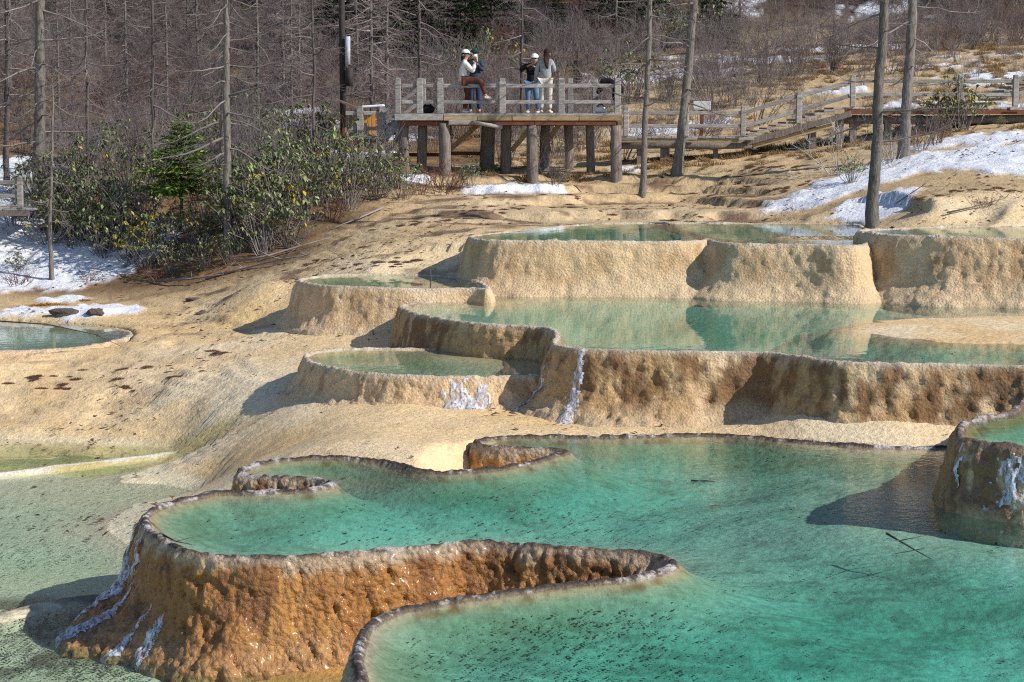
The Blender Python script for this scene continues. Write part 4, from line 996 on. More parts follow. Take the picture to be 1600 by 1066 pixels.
# ------------------------------------------------------------------ people
def skin_mesh(name, J, E, root, sub=2):
    """J: name -> (co, (rx, ry)); E: pairs. One continuous surface grown over the joints."""
    ks_ = list(J); ix = {k: i for i, k in enumerate(ks_)}
    me = bpy.data.meshes.new('tmp'); me.from_pydata([J[k][0] for k in ks_], [(ix[a], ix[b]) for a, b in E], [])
    o = bpy.data.objects.new('tmp', me); COL.objects.link(o)
    m = o.modifiers.new('s', 'SKIN'); m.branch_smoothing = 0.4; m.use_smooth_shade = True
    s2 = o.modifiers.new('d', 'SUBSURF'); s2.levels = sub; s2.render_levels = sub
    sv = me.skin_vertices[0].data
    for k in ks_:
        r = J[k][1]; sv[ix[k]].radius = (r, r) if isinstance(r, float) else r
        sv[ix[k]].use_root = (k == root)
    dg = bpy.context.evaluated_depsgraph_get(); dg.update()
    out = bpy.data.meshes.new_from_object(o.evaluated_get(dg)); out.name = name
    bpy.data.objects.remove(o); bpy.data.meshes.remove(me)
    out.polygons.foreach_set('use_smooth', np.ones(len(out.polygons), bool))
    return out
def ellip(c, r, n=14, m=9, cut=-1.0):
    V = []; F = []
    for i in range(m+1):
        t = math.acos(max(-1, cut))*i/m
        for k in range(n):
            a = 2*math.pi*k/n; V.append((c[0]+r[0]*math.sin(t)*math.cos(a), c[1]+r[1]*math.sin(t)*math.sin(a), c[2]+r[2]*math.cos(t)))
    for i in range(m):
        for k in range(n): F.append((i*n+k, (i+1)*n+k, (i+1)*n+(k+1) % n, i*n+(k+1) % n))
    return V, F
M['skin'] = mat_plain('skin', (0.42, 0.24, 0.16), (0.55, 0.33, 0.23), 6, 0.55)
def cloth(n, c): 
    M[n] = mat_plain(n, tuple(v*0.8 for v in c), tuple(min(v*1.15, 1) for v in c), 14, 0.9, 0.5, 22); return n
cloth('white_knit', (0.70, 0.69, 0.66)); cloth('maroon_cloth', (0.10, 0.035, 0.03)); cloth('blue_denim', (0.12, 0.22, 0.38)); cloth('dark_denim', (0.03, 0.06, 0.13))
cloth('navy_cloth', (0.04, 0.055, 0.075)); cloth('black_cloth', (0.012, 0.012, 0.015)); cloth('grey_knit', (0.33, 0.35, 0.36)); cloth('cream_cloth', (0.66, 0.62, 0.54)); cloth('white_cloth', (0.78, 0.78, 0.78))
cloth('brown_hair', (0.045, 0.022, 0.015)); cloth('dark_hair', (0.02, 0.014, 0.012)); cloth('white_shoe', (0.68, 0.68, 0.68)); cloth('brown_shoe', (0.16, 0.09, 0.05)); cloth('eye_dark', (0.01, 0.01, 0.01)); cloth('lip', (0.35, 0.10, 0.09)); cloth('dark_green_cloth', (0.015, 0.05, 0.05))

def person(label, loc, rz, J, top, trousers, shoes, cap=None, hair='dark_hair', hair_kind='short', mask=None, top_len=0.0):
    """J holds body joints in the person's own frame (x right, y forward, z up, feet at 0)"""
    v = {k: Vector(p) for k, p in J.items()}
    v['neck'] = v['chest'] + (v['head']-v['chest'])*0.62
    B = {'pelvis': (v['pelvis'], (0.125, 0.095)), 'waist': (v['waist'], (0.11, 0.085)), 'chest': (v['chest'], (0.125, 0.095)), 'neck': (v['neck'], 0.05),
         'jaw': (v['head'] + Vector((0, 0.02, -0.06)), (0.062, 0.07)), 'head': (v['head'], (0.078, 0.095)), 'crown': (v['head'] + Vector((0, -0.01, 0.07)), (0.06, 0.07)),
         'nose': (v['head'] + J['look']*0.112 + Vector((0, 0, -0.02)), 0.016)}
    E = [('pelvis', 'waist'), ('waist', 'chest'), ('chest', 'neck'), ('neck', 'jaw'), ('jaw', 'head'), ('head', 'crown'), ('head', 'nose')]
    for s in 'LR':
        sg_ = -1 if s == 'L' else 1
        B['ear'+s] = (v['head'] + J['look'].cross(Vector((0, 0, 1)))*0.085*sg_, 0.018); E.append(('head', 'ear'+s))
        sh, el, wr = v['sh'+s], v['el'+s], v['wr'+s]; d = (wr-el).normalized(); pm = wr + d*0.075
        B['sh'+s] = (sh, 0.055); B['el'+s] = (el, 0.038); B['wr'+s] = (wr, 0.026); B['pm'+s] = (pm, (0.036, 0.018))
        E += [('chest', 'sh'+s), ('sh'+s, 'el'+s), ('el'+s, 'wr'+s), ('wr'+s, 'pm'+s)]
        side = d.cross(Vector((0.3, 0.5, 0.8))).normalized(); nn = d.cross(side)
        for f, (o, L) in enumerate(((-0.03, 0.07), (-0.01, 0.085), (0.01, 0.08), (0.03, 0.062))):
            a = pm + side*o + d*L*0.6 + nn*0.012; b = pm + side*o*1.1 + d*L*0.9 + nn*0.035
            B[f'f{f}a'+s] = (a, 0.009); B[f'f{f}b'+s] = (b, 0.0075); E += [('pm'+s, f'f{f}a'+s), (f'f{f}a'+s, f'f{f}b'+s)]
        a = wr + d*0.03 - side*0.045; b = a + d*0.04 - side*0.012 + nn*0.015
        B['ta'+s] = (a, 0.011); B['tb'+s] = (b, 0.009); E += [('wr'+s, 'ta'+s), ('ta'+s, 'tb'+s)]
        hp, kn, an, to = v['hp'+s], v['kn'+s], v['an'+s], v['to'+s]
        B['hp'+s] = (hp, 0.085); B['kn'+s] = (kn, 0.055); B['an'+s] = (an, 0.038); B['to'+s] = (to, (0.04, 0.028))
        E += [('pelvis', 'hp'+s), ('hp'+s, 'kn'+s), ('kn'+s, 'an'+s), ('an'+s, 'to'+s)]
    me = skin_mesh('person', B, E, 'pelvis'); me.materials.clear(); me.materials.append(M['skin'])
    o = tag(link('person', me, None, loc), label, 'person', 'visitors on the platform'); o.rotation_euler = (0, 0, rz)
    def child(n, JJ, EE, root, mat, sub=2):
        m2 = skin_mesh(n, JJ, EE, root, sub); m2.materials.clear(); m2.materials.append(M[mat]); return link(n, m2, o)
    hem = v['pelvis'] - Vector((0, 0, top_len + 0.10))
    T = {'hem': (hem, (0.19, 0.155)), 'waist': (v['waist'], (0.165, 0.135)), 'chest': (v['chest'], (0.175, 0.14)), 'col': (v['neck'] - Vector((0, 0, 0.02)), 0.068)}
    EE = [('hem', 'waist'), ('waist', 'chest'), ('chest', 'col')]
    for s in 'LR':
        T['sh'+s] = (v['sh'+s], 0.085); T['el'+s] = (v['el'+s], 0.066); T['cuff'+s] = (v['el'+s] + (v['wr'+s]-v['el'+s])*0.93, 0.042)
        EE += [('chest', 'sh'+s), ('sh'+s, 'el'+s), ('el'+s, 'cuff'+s)]
    child('top', T, EE, 'chest', top)
    K = {'pelvis': (v['pelvis'], (0.155, 0.13))}; EE = []
    for s in 'LR':
        K['hp'+s] = (v['hp'+s], 0.112); K['kn'+s] = (v['kn'+s], 0.08); K['hemx'+s] = (v['kn'+s] + (v['an'+s]-v['kn'+s])*0.93, 0.062)
        EE += [('pelvis', 'hp'+s), ('hp'+s, 'kn'+s), ('kn'+s, 'hemx'+s)]
    child('trousers', K, EE, 'pelvis', trousers)
    for s in 'LR':
        a, t = v['an'+s], v['to'+s]; f = (t-a); f.z = 0; f.normalize()
        child('shoe', {'heel': (a - f*0.03 - Vector((0, 0, 0.03)), (0.048, 0.042)), 'mid': (a + f*0.07 - Vector((0, 0, 0.035)), (0.05, 0.038)), 'toe': (t + f*0.03, (0.045, 0.03)), 'tongue': (a + Vector((0, 0, 0.015)), 0.045)},
              [('heel', 'mid'), ('mid', 'toe'), ('heel', 'tongue')], 'mid', shoes)
    h = v['head']; lk = J['look']; back = -lk
    mb = MB(); mb.add(*ellip(h + back*0.018 + Vector((0, 0, 0.03)), (0.098, 0.108, 0.108), cut=-0.15)); hr = mb.build('hair', M[hair], o, smooth=True)
    if hair_kind == 'long':
        child('hair_lock', {'a': (h + back*0.06 + Vector((0, 0, 0.03)), (0.085, 0.06)), 'b': (h + back*0.10 - Vector((0, 0, 0.12)), (0.095, 0.05)), 'c': (h + back*0.12 - Vector((-0.02, 0, 0.27)), (0.085, 0.045)), 'd': (h + back*0.12 - Vector((-0.05, 0, 0.42)), (0.05, 0.03))},
              [('a', 'b'), ('b', 'c'), ('c', 'd')], 'b', hair)
    elif hair_kind == 'bun':
        child('hair_lock', {'a': (h + back*0.08 - Vector((0, 0, 0.02)), (0.07, 0.05)), 'b': (h + back*0.10 - Vector((0, 0, 0.13)), (0.05, 0.04)), 'c': (h + back*0.06 - Vector((0, 0, 0.2)), 0.02)}, [('a', 'b'), ('b', 'c')], 'a', hair)
    if cap:
        mb = MB(); mb.add(*ellip(h + back*0.01 + Vector((0, 0, 0.045)), (0.108, 0.118, 0.105), cut=0.05)); cp = mb.build('cap', M[cap], o, smooth=True)
        rt = lk.cross(Vector((0, 0, 1)))
        V = []; 
        for i in range(9):
            a = math.pi*i/8; e = rt*math.cos(a)*0.095 + lk*(0.08 + 0.10*math.sin(a))
            c0 = rt*math.cos(a)*0.100 + lk*(0.055*math.sin(a)+0.03)
            for z in (0.045, 0.055): V += [h + c0 + Vector((0, 0, z)), h + e + Vector((0, 0, z-0.012))]
        F = []
        for i in range(8):
            q = i*4; F += [(q, q+4, q+5, q+1), (q+2, q+3, q+7, q+6), (q+1, q+5, q+7, q+3)]
        mb = MB(); mb.add(V, F); mb.build('brim', M[cap], cp, smooth=True)
    rt = lk.cross(Vector((0, 0, 1)))
    for sg_ in (-1, 1):
        mb = MB(); mb.add(*ellip(h + lk*0.088 + rt*0.033*sg_ + Vector((0, 0, 0.01)), (0.013, 0.013, 0.009), 8, 6)); mb.build('eye', M['eye_dark'], o, smooth=True)
    mb = MB(); mb.add(*ellip(h + lk*0.092 + Vector((0, 0, -0.065)), (0.022, 0.022, 0.008), 8, 6)); mb.build('mouth', M['lip'], o, smooth=True)
    if mask:
        mb = MB(); mb.add(*ellip(h + lk*0.05 + Vector((0, 0, -0.04)), (0.07, 0.075, 0.055), 12, 8)); mb.build('face_mask', M[mask], o, smooth=True)
    return o
def stand(**kw):
    J = dict(pelvis=(0, 0, 0.92), waist=(0, 0.0, 1.05), chest=(0, 0, 1.26), head=(0, 0.03, 1.555), look=Vector((0, 1, 0)),
             shL=(-0.16, 0, 1.37), shR=(0.16, 0, 1.37), elL=(-0.24, -0.02, 1.10), elR=(0.24, -0.02, 1.10), wrL=(-0.24, 0.08, 0.88), wrR=(0.24, 0.08, 0.88),
             hpL=(-0.085, 0, 0.86), hpR=(0.085, 0, 0.86), knL=(-0.10, 0.02, 0.47), knR=(0.10, 0.02, 0.47), anL=(-0.11, -0.02, 0.085), anR=(0.11, -0.02, 0.085), toL=(-0.13, 0.12, 0.035), toR=(0.13, 0.12, 0.035))
    J.update(kw); return J
# seated on the rail, facing right: one foot on the deck, the other on the lower rail
DS = 52.0
def pz(y, D=DS): return W(0, y, D).z - ZD
ox = W(725, 0, DS).x
def fx(px): return W(px, 0, DS).x - ox            # along +X world = forward of the seated person (rz=-90)
zs = pz(126)
J1 = dict(pelvis=(0.0, fx(724), zs+0.02), waist=(0, fx(722.5), zs+0.16), chest=(0, fx(724), zs+0.36), head=(-0.02, fx(728), zs+0.66), look=Vector((-0.25, 0.97, 0)).normalized(),
          shL=(-0.15, fx(725), zs+0.47), shR=(0.16, fx(726), zs+0.46), elL=(-0.20, fx(737), zs+0.24), elR=(0.17, fx(739), zs+0.22), wrL=(-0.08, fx(742), zs+0.45), wrR=(0.06, fx(742), zs+0.43),
          hpL=(-0.10, fx(727), zs-0.01), hpR=(0.09, fx(727), zs), knL=(-0.16, fx(731), 0.46), knR=(0.14, fx(750), zs+0.02), anL=(-0.17, fx(724), 0.09), anR=(0.12, fx(759), pz(155)+0.07), toL=(-0.19, fx(731), 0.035), toR=(0.12, fx(767), pz(155)+0.03))
person('person in white sweater, white cap and maroon trousers sitting on the platform rail', (ox, DS+0.02, ZD), R(-90), J1, 'white_knit', 'maroon_cloth', 'white_shoe', cap='white_cloth', hair_kind='bun')
person('person in navy jacket, dark cap and jeans standing behind the one on the rail', (W(742, 0, 52.7).x, 52.7, ZD), R(172), stand(elL=(-0.22, 0.06, 1.12), wrL=(-0.08, 0.24, 1.30), elR=(0.25, -0.03, 1.1), wrR=(0.22, 0.02, 0.86)),
       'navy_cloth', 'dark_denim', 'brown_shoe', cap='dark_green_cloth', mask='white_cloth')
person('person in black top, white cap and blue jeans facing us with hands raised', (W(831.5, 0, 53.2).x, 53.2, ZD), R(175), stand(pelvis=(0.02, 0, 0.86), waist=(0.01, 0, 0.99), chest=(0, 0, 1.18), head=(-0.07, 0.04, 1.44), shL=(-0.16, 0, 1.29), shR=(0.16, 0, 1.27),
       elL=(-0.27, 0.10, 1.12), wrL=(-0.07, 0.24, 1.24), elR=(0.30, 0.10, 1.14), wrR=(0.08, 0.24, 1.25), hpL=(-0.075, 0, 0.80), hpR=(0.105, 0, 0.80), knL=(-0.12, 0.03, 0.45), knR=(0.10, 0.02, 0.45), anL=(-0.17, -0.02, 0.085)),
       'black_cloth', 'blue_denim', 'white_shoe', cap='white_cloth')
person('person in grey sweater and cream trousers with long brown hair, seen from behind', (W(853, 0, 52.6).x, 52.6, ZD), R(-14), stand(elL=(-0.25, 0.0, 1.10), wrL=(-0.29, 0.06, 0.84), head=(0.03, 0.05, 1.575), elR=(0.21, 0.10, 1.12), wrR=(0.10, 0.26, 1.12)),
       'grey_knit', 'cream_cloth', 'cream_cloth', hair='brown_hair', hair_kind='long', top_len=-0.04)
def blob(pts, rad, name, mat, label, cat):
    J = {str(i): (Vector(p), r) for i, (p, r) in enumerate(zip(pts, rad))}
    me = skin_mesh(name, J, [(str(i), str(i+1)) for i in range(len(pts)-1)], '0'); me.materials.clear(); me.materials.append(M[mat]); return me
# phone in the hands of the seated person, bags on the deck, jacket hung over the corner of the rail
hp_ = MB().box((0, 0, 0), (0.02, 0.085, 0.16)).build('phone', M['white_board'], None, (W(745.5, 0, DS).x, DS-0.02, ZD+zs+0.56), bevel=0.008); tag(hp_, 'pale phone held up by the person sitting on the rail', 'phone')
MB().box((0.011, 0, 0.05), (0.006, 0.03, 0.03)).build('lens', M['eye_dark'], hp_)
def bag(px, D, mat, label, w, h_, mat2=None):
    b = W(px, 0, D); r = tag(empty('bag', (b.x, D, ZD)), label, 'bag')
    me = blob([(-w*0.5, 0, h_*0.42), (-w*0.15, 0, h_*0.5), (w*0.2, 0.02, h_*0.5), (w*0.5, 0, h_*0.36)], [(0.12, h_*0.36), (0.14, h_*0.52), (0.14, h_*0.5), (0.1, h_*0.3)], 'body', mat, '', ''); link('body', me, r)
    MB().tube([(-w*0.3, -0.05, h_*0.8), (-w*0.1, -0.08, h_*1.15), (w*0.15, -0.06, h_*1.1), (w*0.3, -0.04, h_*0.7)], 0.018, 6).build('strap', M[mat2 or mat], r, smooth=True)
    return r
bag(939, 52.35, 'white_cloth', 'white bag with dark trim lying on the deck near the corner post', 0.32, 0.22, 'navy_cloth')
bag(668, 53.2, 'black_cloth', 'black bag on the deck at the left end of the platform', 0.36, 0.26)
jk = tag(empty('hanging_jacket', (W(955, 0, 52.2).x, 52.2, ZD)), 'black jacket hung over the rail at the right corner post', 'jacket')
me = blob([(-0.28, 0.08, 0.80), (-0.05, 0.08, 0.86), (0.14, 0.08, 0.72), (0.12, 0.05, 0.45), (0.10, 0.05, 0.32)], [(0.05, 0.10), (0.08, 0.10), (0.12, 0.10), (0.14, 0.09), (0.08, 0.06)], 'body', 'black_cloth', '', ''); link('body', me, jk)
me = blob([(-0.12, 0.10, 0.82), (-0.30, 0.12, 0.62), (-0.34, 0.12, 0.50)], [(0.09, 0.08), (0.10, 0.08), (0.05, 0.05)], 'sleeve', 'black_cloth', '', ''); link('sleeve', me, jk)
me = blob([(0.16, 0.10, 0.80), (0.30, 0.12, 0.66), (0.30, 0.12, 0.52)], [(0.08, 0.08), (0.08, 0.07), (0.04, 0.04)], 'sleeve', 'black_cloth', '', ''); link('sleeve', me, jk)

# ------------------------------------------------------------------ vegetation
def segs(A, B, ra, rb, n=3):
    """one thin prism per segment"""
    A = np.asarray(A, float); B = np.asarray(B, float); ra = np.broadcast_to(ra, len(A)); rb = np.broadcast_to(rb, len(A))
    d = B - A; d /= np.maximum(np.linalg.norm(d, axis=1, keepdims=True), 1e-9)
    ref = np.where(np.abs(d[:, 2:3]) > 0.9, [[1.0, 0, 0]], [[0, 0, 1.0]]); s = np.cross(d, ref); s /= np.linalg.norm(s, axis=1, keepdims=True); u = np.cross(s, d)
    rings = []
    for P, r in ((A, ra), (B, rb)):
        for k in range(n):
            a = 2*math.pi*k/n; rings.append(P + (s*math.cos(a) + u*math.sin(a))*r[:, None])
    V = np.stack(rings, 1).reshape(-1, 3); o = (np.arange(len(A))*2*n)[:, None, None]
    F = np.array([[k, (k+1) % n, n+(k+1) % n, n+k] for k in range(n)])[None] + o
    return V, F.reshape(-1, 4)
def leaves(Pb, dirn, nrm, L, Wd, bend=0.15):
    """pointed folded leaf per entry: base, two sides, tip"""
    s = np.cross(dirn, nrm); s /= np.maximum(np.linalg.norm(s, axis=1, keepdims=True), 1e-9)
    L = L[:, None]; Wd = Wd[:, None]
    mid = Pb + dirn*L*0.55 + nrm*L*0.05
    V = np.stack([Pb, mid - s*Wd, Pb + dirn*L - nrm*L*bend, mid + s*Wd], 1).reshape(-1, 3)
    F = (np.arange(len(Pb))*4)[:, None] + np.arange(4)[None]
    return V, F
def unit(v): return v/np.maximum(np.linalg.norm(v, axis=-1, keepdims=True), 1e-9)
def cat_geo(parts):
    V = []; F = []; n = 0
    for v, f in parts: V.append(v); F.append(f + n); n += len(v)
    return np.concatenate(V), np.concatenate(F)

def trunk_mesh(name, h, r, rng, lean=0.0, mat='bark', sides=12, top=0.35):
    m = max(int(h/0.22), 8); t = np.linspace(0, 1, m)
    wx = np.cumsum(rng.normal(0, 0.012, m))*0.7 + lean*t*h; wy = np.cumsum(rng.normal(0, 0.012, m))*0.7
    wx -= wx[0]; wy -= wy[0]
    rad = r*((1-t)*(1-top) + top)*(1 + 0.55*np.exp(-t*h/0.28))
    a = np.linspace(0, 2*math.pi, sides, endpoint=False)
    rid = 1 + 0.09*np.sin(a*5 + 1.3)[None] + 0.07*rng.normal(0, 1, (m, sides))
    X = wx[:, None] + rad[:, None]*rid*np.cos(a); Y = wy[:, None] + rad[:, None]*rid*np.sin(a); Z = np.repeat((t*h)[:, None], sides, 1) - 0.15
    V = np.stack([X, Y, Z], 2).reshape(-1, 3); ii = np.arange(m*sides).reshape(m, sides); jj = np.roll(ii, -1, 1)
    F = np.stack([ii[:-1].ravel(), jj[:-1].ravel(), jj[1:].ravel(), ii[1:].ravel()], 1)
    return mesh_np(name, V, F, M[mat]), np.stack([wx, wy, t*h], 1), rad
def larch(seed, h, r, lo, reach, nb, lean=0.0, mat='bark', tmat='twig', twigs=1.0):
    """bare larch: straight trunk, near-level whippy limbs with side twigs"""
    rng = np.random.default_rng(seed)
    tm, path, rad = trunk_mesh('trunk', h, r, rng, lean, mat)
    A = []; B = []; RA = []; RB = []
    def add(a, b, ra, rb): A.append(a); B.append(b); RA.append(ra); RB.append(rb)
    for i in range(nb):
        t = lo + (0.98-lo)*((i + rng.random())/nb)**0.9; z = t*h
        base = np.array([np.interp(z, path[:, 2], path[:, k]) for k in (0, 1, 2)]); base[2] -= 0.15
        az = i*2.4 + rng.normal(0, 0.5); L = reach*(1 - 0.75*((t-lo)/(1-lo)))*rng.uniform(0.45, 1.1)
        if rng.random() < 0.2: L *= 0.35
        up = rng.normal(-0.05, 0.16); d = np.array([math.cos(az), math.sin(az), up]); n = 6
        p = base.copy(); r0 = 0.010 + 0.011*L*rng.uniform(0.7, 1.2)
        pts = [p.copy()]
        for k in range(n):
            d = unit(d + rng.normal(0, 0.13, 3) + np.array([0, 0, (-0.07 if k < 3 else 0.10)]))
            p = p + d*L/n; pts.append(p.copy())
        for k in range(n): add(pts[k], pts[k+1], r0*(1-k/n)+0.003, r0*(1-(k+1)/n)+0.003)
        nt = int(L*9*twigs)
        for j in range(nt):
            f = rng.uniform(0.12, 1.0)*n; k = min(int(f), n-1); q = pts[k] + (pts[k+1]-pts[k])*(f-k)
            fd = unit(pts[k+1]-pts[k]); sd = unit(np.cross(fd, [0, 0, 1]))*(1 if rng.random() < 0.5 else -1)
            td = unit(fd*rng.uniform(0.3, 1.0) + sd*rng.uniform(0.4, 1.0) + np.array([0, 0, rng.normal(-0.15, 0.35)]))
            tl = rng.uniform(0.18, 0.62)*min(1, 0.5+L*0.3); m1 = q + td*tl*0.5; td2 = unit(td + rng.normal(0, 0.25, 3)); e = m1 + td2*tl*0.5
            add(q, m1, 0.0052, 0.004); add(m1, e, 0.004, 0.0026)
            for w in range(rng.integers(1, 4)):
                g = q + (e-q)*rng.uniform(0.2, 0.9); gd = unit(td2 + rng.normal(0, 0.6, 3)); add(g, g + gd*rng.uniform(0.08, 0.28), 0.0034, 0.0022)
    V, F = segs(A, B, np.array(RA), np.array(RB))
    return tm, mesh_np('crown', V, F, M[tmat], False), path
def bush_mesh(seed, n, h, spread, mat, fine=1.0, name='twigs', thick=1.0, lev=3):
    """bare shrub of many stems, each forking into finer twigs"""
    rng = np.random.default_rng(seed); A = []; B = []; RA = []; RB = []
    def grow(p, d, L, r, level):
        k = 3; pts = [p]
        for i in range(k):
            d = unit(d + rng.normal(0, 0.16, 3) + np.array([0, 0, 0.05])); p = p + d*L/k
            A.append(pts[-1]); B.append(p); RA.append(r*(1-0.22*i)); RB.append(r*(1-0.22*(i+1))); pts.append(p)
        if level < lev:
            m = int((4 if level < 2 else 3)*fine + rng.random())
            for j in range(m):
                f = rng.uniform(0.25, 1.0)*k; i = min(int(f), k-1); q = pts[i] + (pts[i+1]-pts[i])*(f-i)
                grow(q, unit(d + rng.normal(0, 0.55, 3)), L*rng.uniform(0.35, 0.6), max(r*0.5, 0.0026), level+1)
    for i in range(n):
        a = rng.uniform(0, 6.28); o = rng.uniform(0, 0.22)*spread
        d = unit(np.array([math.cos(a)*spread*rng.uniform(0.1, 0.7), math.sin(a)*spread*rng.uniform(0.1, 0.7), 1.0]))
        grow(np.array([math.cos(a)*o, math.sin(a)*o, -0.08]), d, h*rng.uniform(0.5, 0.8), 0.011*thick, 1)
    V, F = segs(A, B, np.array(RA), np.array(RB))
    return mesh_np(name, V, F, M[mat], False)
def rhodo(seed, h, w, n, greens, yellow=0.05, perw=7, open_=0.0):
    """evergreen shrub: forked stems ending in whorls of drooping leaves"""
    rng = np.random.default_rng(seed); A = []; B = []; R_ = []; tips = []
    for i in range(n):
        a = rng.uniform(0, 6.28); rr = w*math.sqrt(rng.random()); top = np.array([math.cos(a)*rr, math.sin(a)*rr, h*(1-0.45*(rr/w)**2)*rng.uniform(0.45, 1.0)])
        base = top*np.array([0.25, 0.25, 0]) + np.array([0, 0, -0.08]); mid = (base+top)/2 + rng.normal(0, 0.07, 3)
        A += [base, mid]; B += [mid, top]; R_ += [0.013, 0.009]
        tips.append(top)
        for j in range(rng.integers(1, 4)):
            q = mid + (top-mid)*rng.uniform(0.1, 0.8); e = q + unit(np.array([rng.normal(0, 0.7), rng.normal(0, 0.7), 0.7]))*rng.uniform(0.15, 0.38)
            A.append(q); B.append(e); R_.append(0.006); tips.append(e)
    V, F = segs(A, B, np.array(R_), np.array(R_)*0.7)
    st = mesh_np('stems', V, F, M['twig'], False)
    T = np.repeat(np.array(tips), perw, 0); k = len(T)
    a = rng.uniform(0, 6.28, k); dz = rng.uniform(-1.3, 0.05, k)
    d = unit(np.stack([np.cos(a), np.sin(a), dz], 1)); nr = unit(np.stack([np.cos(a)*0.4, np.sin(a)*0.4, np.ones(k)], 1) + rng.normal(0, 0.2, (k, 3)))
    L = rng.uniform(0.06, 0.16, k); V, F = leaves(T + rng.normal(0, 0.012, (k, 3)), d, nr, L, L*rng.uniform(0.17, 0.25, k))
    wh = np.repeat(rng.random(len(tips)), perw); g = np.array(greens)
    c = g[rng.integers(0, len(g), k)]*rng.uniform(0.7, 1.3, (k, 1))
    c = np.where((wh < yellow)[:, None], np.array([0.42, 0.31, 0.03])*rng.uniform(0.6, 1.2, (k, 1)), c)
    pale_ = rng.random(k) < 0.16; c[pale_] = np.array([0.30, 0.32, 0.20])*rng.uniform(0.7, 1.2, (pale_.sum(), 1))
    return st, mesh_np('foliage', V, F, M['leaf'], False, dict(col=np.repeat(c, 4, 0)))
GREENS = [(0.11, 0.16, 0.055), (0.16, 0.21, 0.08), (0.22, 0.25, 0.12), (0.28, 0.29, 0.15), (0.08, 0.115, 0.045)]
def fir(seed, h, reach, lo, tiers, per, dens, col1, col2, trunk_r):
    """young conifer: level boughs in whorls with flat sprays of needles"""
    rng = np.random.default_rng(seed)
    tm, path, rad = trunk_mesh('trunk', h, trunk_r, rng, 0, 'bark_dark', 8, 0.1)
    A = []; B = []; Pb = []; D = []; Nn = []; Ls = []
    for t in range(tiers):
        f = t/(tiers-1); z = h*(lo + (0.99-lo)*f) - 0.15; Lm = reach*(1-f)**0.75*(0.75+0.25*math.sin(t*2.1)) + 0.05
        for k in range(per):
            a = k*6.283/per + t*0.9 + rng.normal(0, 0.25); L = Lm*rng.uniform(0.65, 1.15)
            d = np.array([math.cos(a), math.sin(a), -0.18 + 0.5*f]); p0 = np.array([path[0, 0], 0, z]); sd = unit(np.cross(d, [0, 0, 1]))
            A.append(p0); B.append(p0 + d*L)
            m = max(int(L*dens), 4)
            for j in range(m):
                u = rng.uniform(0.18, 1.0); q = p0 + d*L*u + np.array([0, 0, 0.05*L*math.sin(u*3)])
                s = 1 if j % 2 else -1; td = unit(d*rng.uniform(0.5, 1.1) + sd*s*rng.uniform(0.3, 1.0) + np.array([0, 0, rng.normal(0.02, 0.28)]))
                Pb.append(q); D.append(td); Nn.append(unit(np.array([0, 0, 1.0]) + rng.normal(0, 0.45, 3))); Ls.append(rng.uniform(0.10, 0.26)*(0.6 + 0.5*min(L, 1.2)))
    V, F = segs(A, B, 0.012, 0.004); br = mesh_np('boughs', V, F, M['bark_dark'], False)
    Ls = np.array(Ls); k = len(Ls); V, F = leaves(np.array(Pb), np.array(D), np.array(Nn), Ls, Ls*rng.uniform(0.10, 0.17, k), 0.1)
    c = np.array(col1) + (np.array(col2)-np.array(col1))*rng.random((k, 1))**2
    return tm, br, mesh_np('crown', V, F, M['needle'], False, dict(col=np.repeat(c, 4, 0)))

def place(name, meshes, loc, label, cat, group=None, rz=0.0, s=1.0, sz=None):
    r = tag(empty(name, loc, rz), label, cat, group); r.scale = (s, s, sz or s)
    for n, me in meshes: link(n, me, r)
    return r
# --- the trunks one can tell apart
def big_tree(x, y, D0, wpx, xtop, seed, label, reach=2.4, nb=70, lo=0.14, h=11.0, mat='bark', twigs=1.0, tmat='twig'):
    p = hit(x, y, D0); r = wpx*0.5*p[1]/FPX
    ztop = at_d(xtop, 0, p[1]); lean = (ztop[0]-p[0])/(ztop[2]-p[2])
    tm, cm, path = larch(seed, h, r, lo, reach, nb, lean, mat, tmat, twigs)
    return place('larch_tree', [('trunk', tm), ('crown', cm)], p, label, 'tree', 'bare trees standing on the terraces and in the thicket')
big_tree(60, 312, 38, 19, 62, 1, 'thick dark larch trunk at the far left above the snow', 2.6, 60, 0.10)
big_tree(343, 362, 38, 10, 352, 2, 'thinner of two larch trunks standing close together right of the fir', 1.8, 46, 0.12)
big_tree(358, 384, 38, 13, 356, 3, 'thicker of two larch trunks standing close together right of the fir', 2.3, 70, 0.13)
big_tree(1003, 308, 40, 9.5, 1016, 4, 'slim grey trunk right of the platform, nearer than the leaning one', 1.8, 44, 0.2)
big_tree(1057, 274, 40, 15, 1086, 5, 'grey trunk leaning right in front of the low boardwalk', 2.2, 48, 0.17)
big_tree(1361, 357, 33, 18, 1377, 6, 'thick straight trunk rising from the rim of the right pool', 2.2, 34, 0.16, mat='bark')
big_tree(1411, 246, 40, 17, 1428, 7, 'rough grey trunk in front of the upper boardwalk, above the snow bank', 2.2, 44, 0.16)
big_tree(81, 437, 36, 7, 83, 8, 'thin pale sapling trunk standing in the snow at the left', 0.7, 30, 0.3, h=4.6)
for i, (x, y, w, xt, lab) in enumerate(((135, 275, 6, 136, 'thin trunk just right of the thick trunk at the far left'), (242, 330, 6, 236, 'thin pale trunk behind the small fir'), (492, 300, 5, 488, 'slender trunk between the twin trunks and the dark pole'),
        (657, 215, 6, 655, 'thin trunk rising behind the left end of the platform'), (815, 200, 5, 816, 'slender trunk behind the middle of the platform'), (10, 290, 9, 8, 'trunk cut by the left edge of the picture'))):
    big_tree(x, y, 44 if x not in (657, 815) else 58, w, xt, 20+i, lab, 1.6, 64, 0.16, mat='bark_dark', tmat='twig_purple')
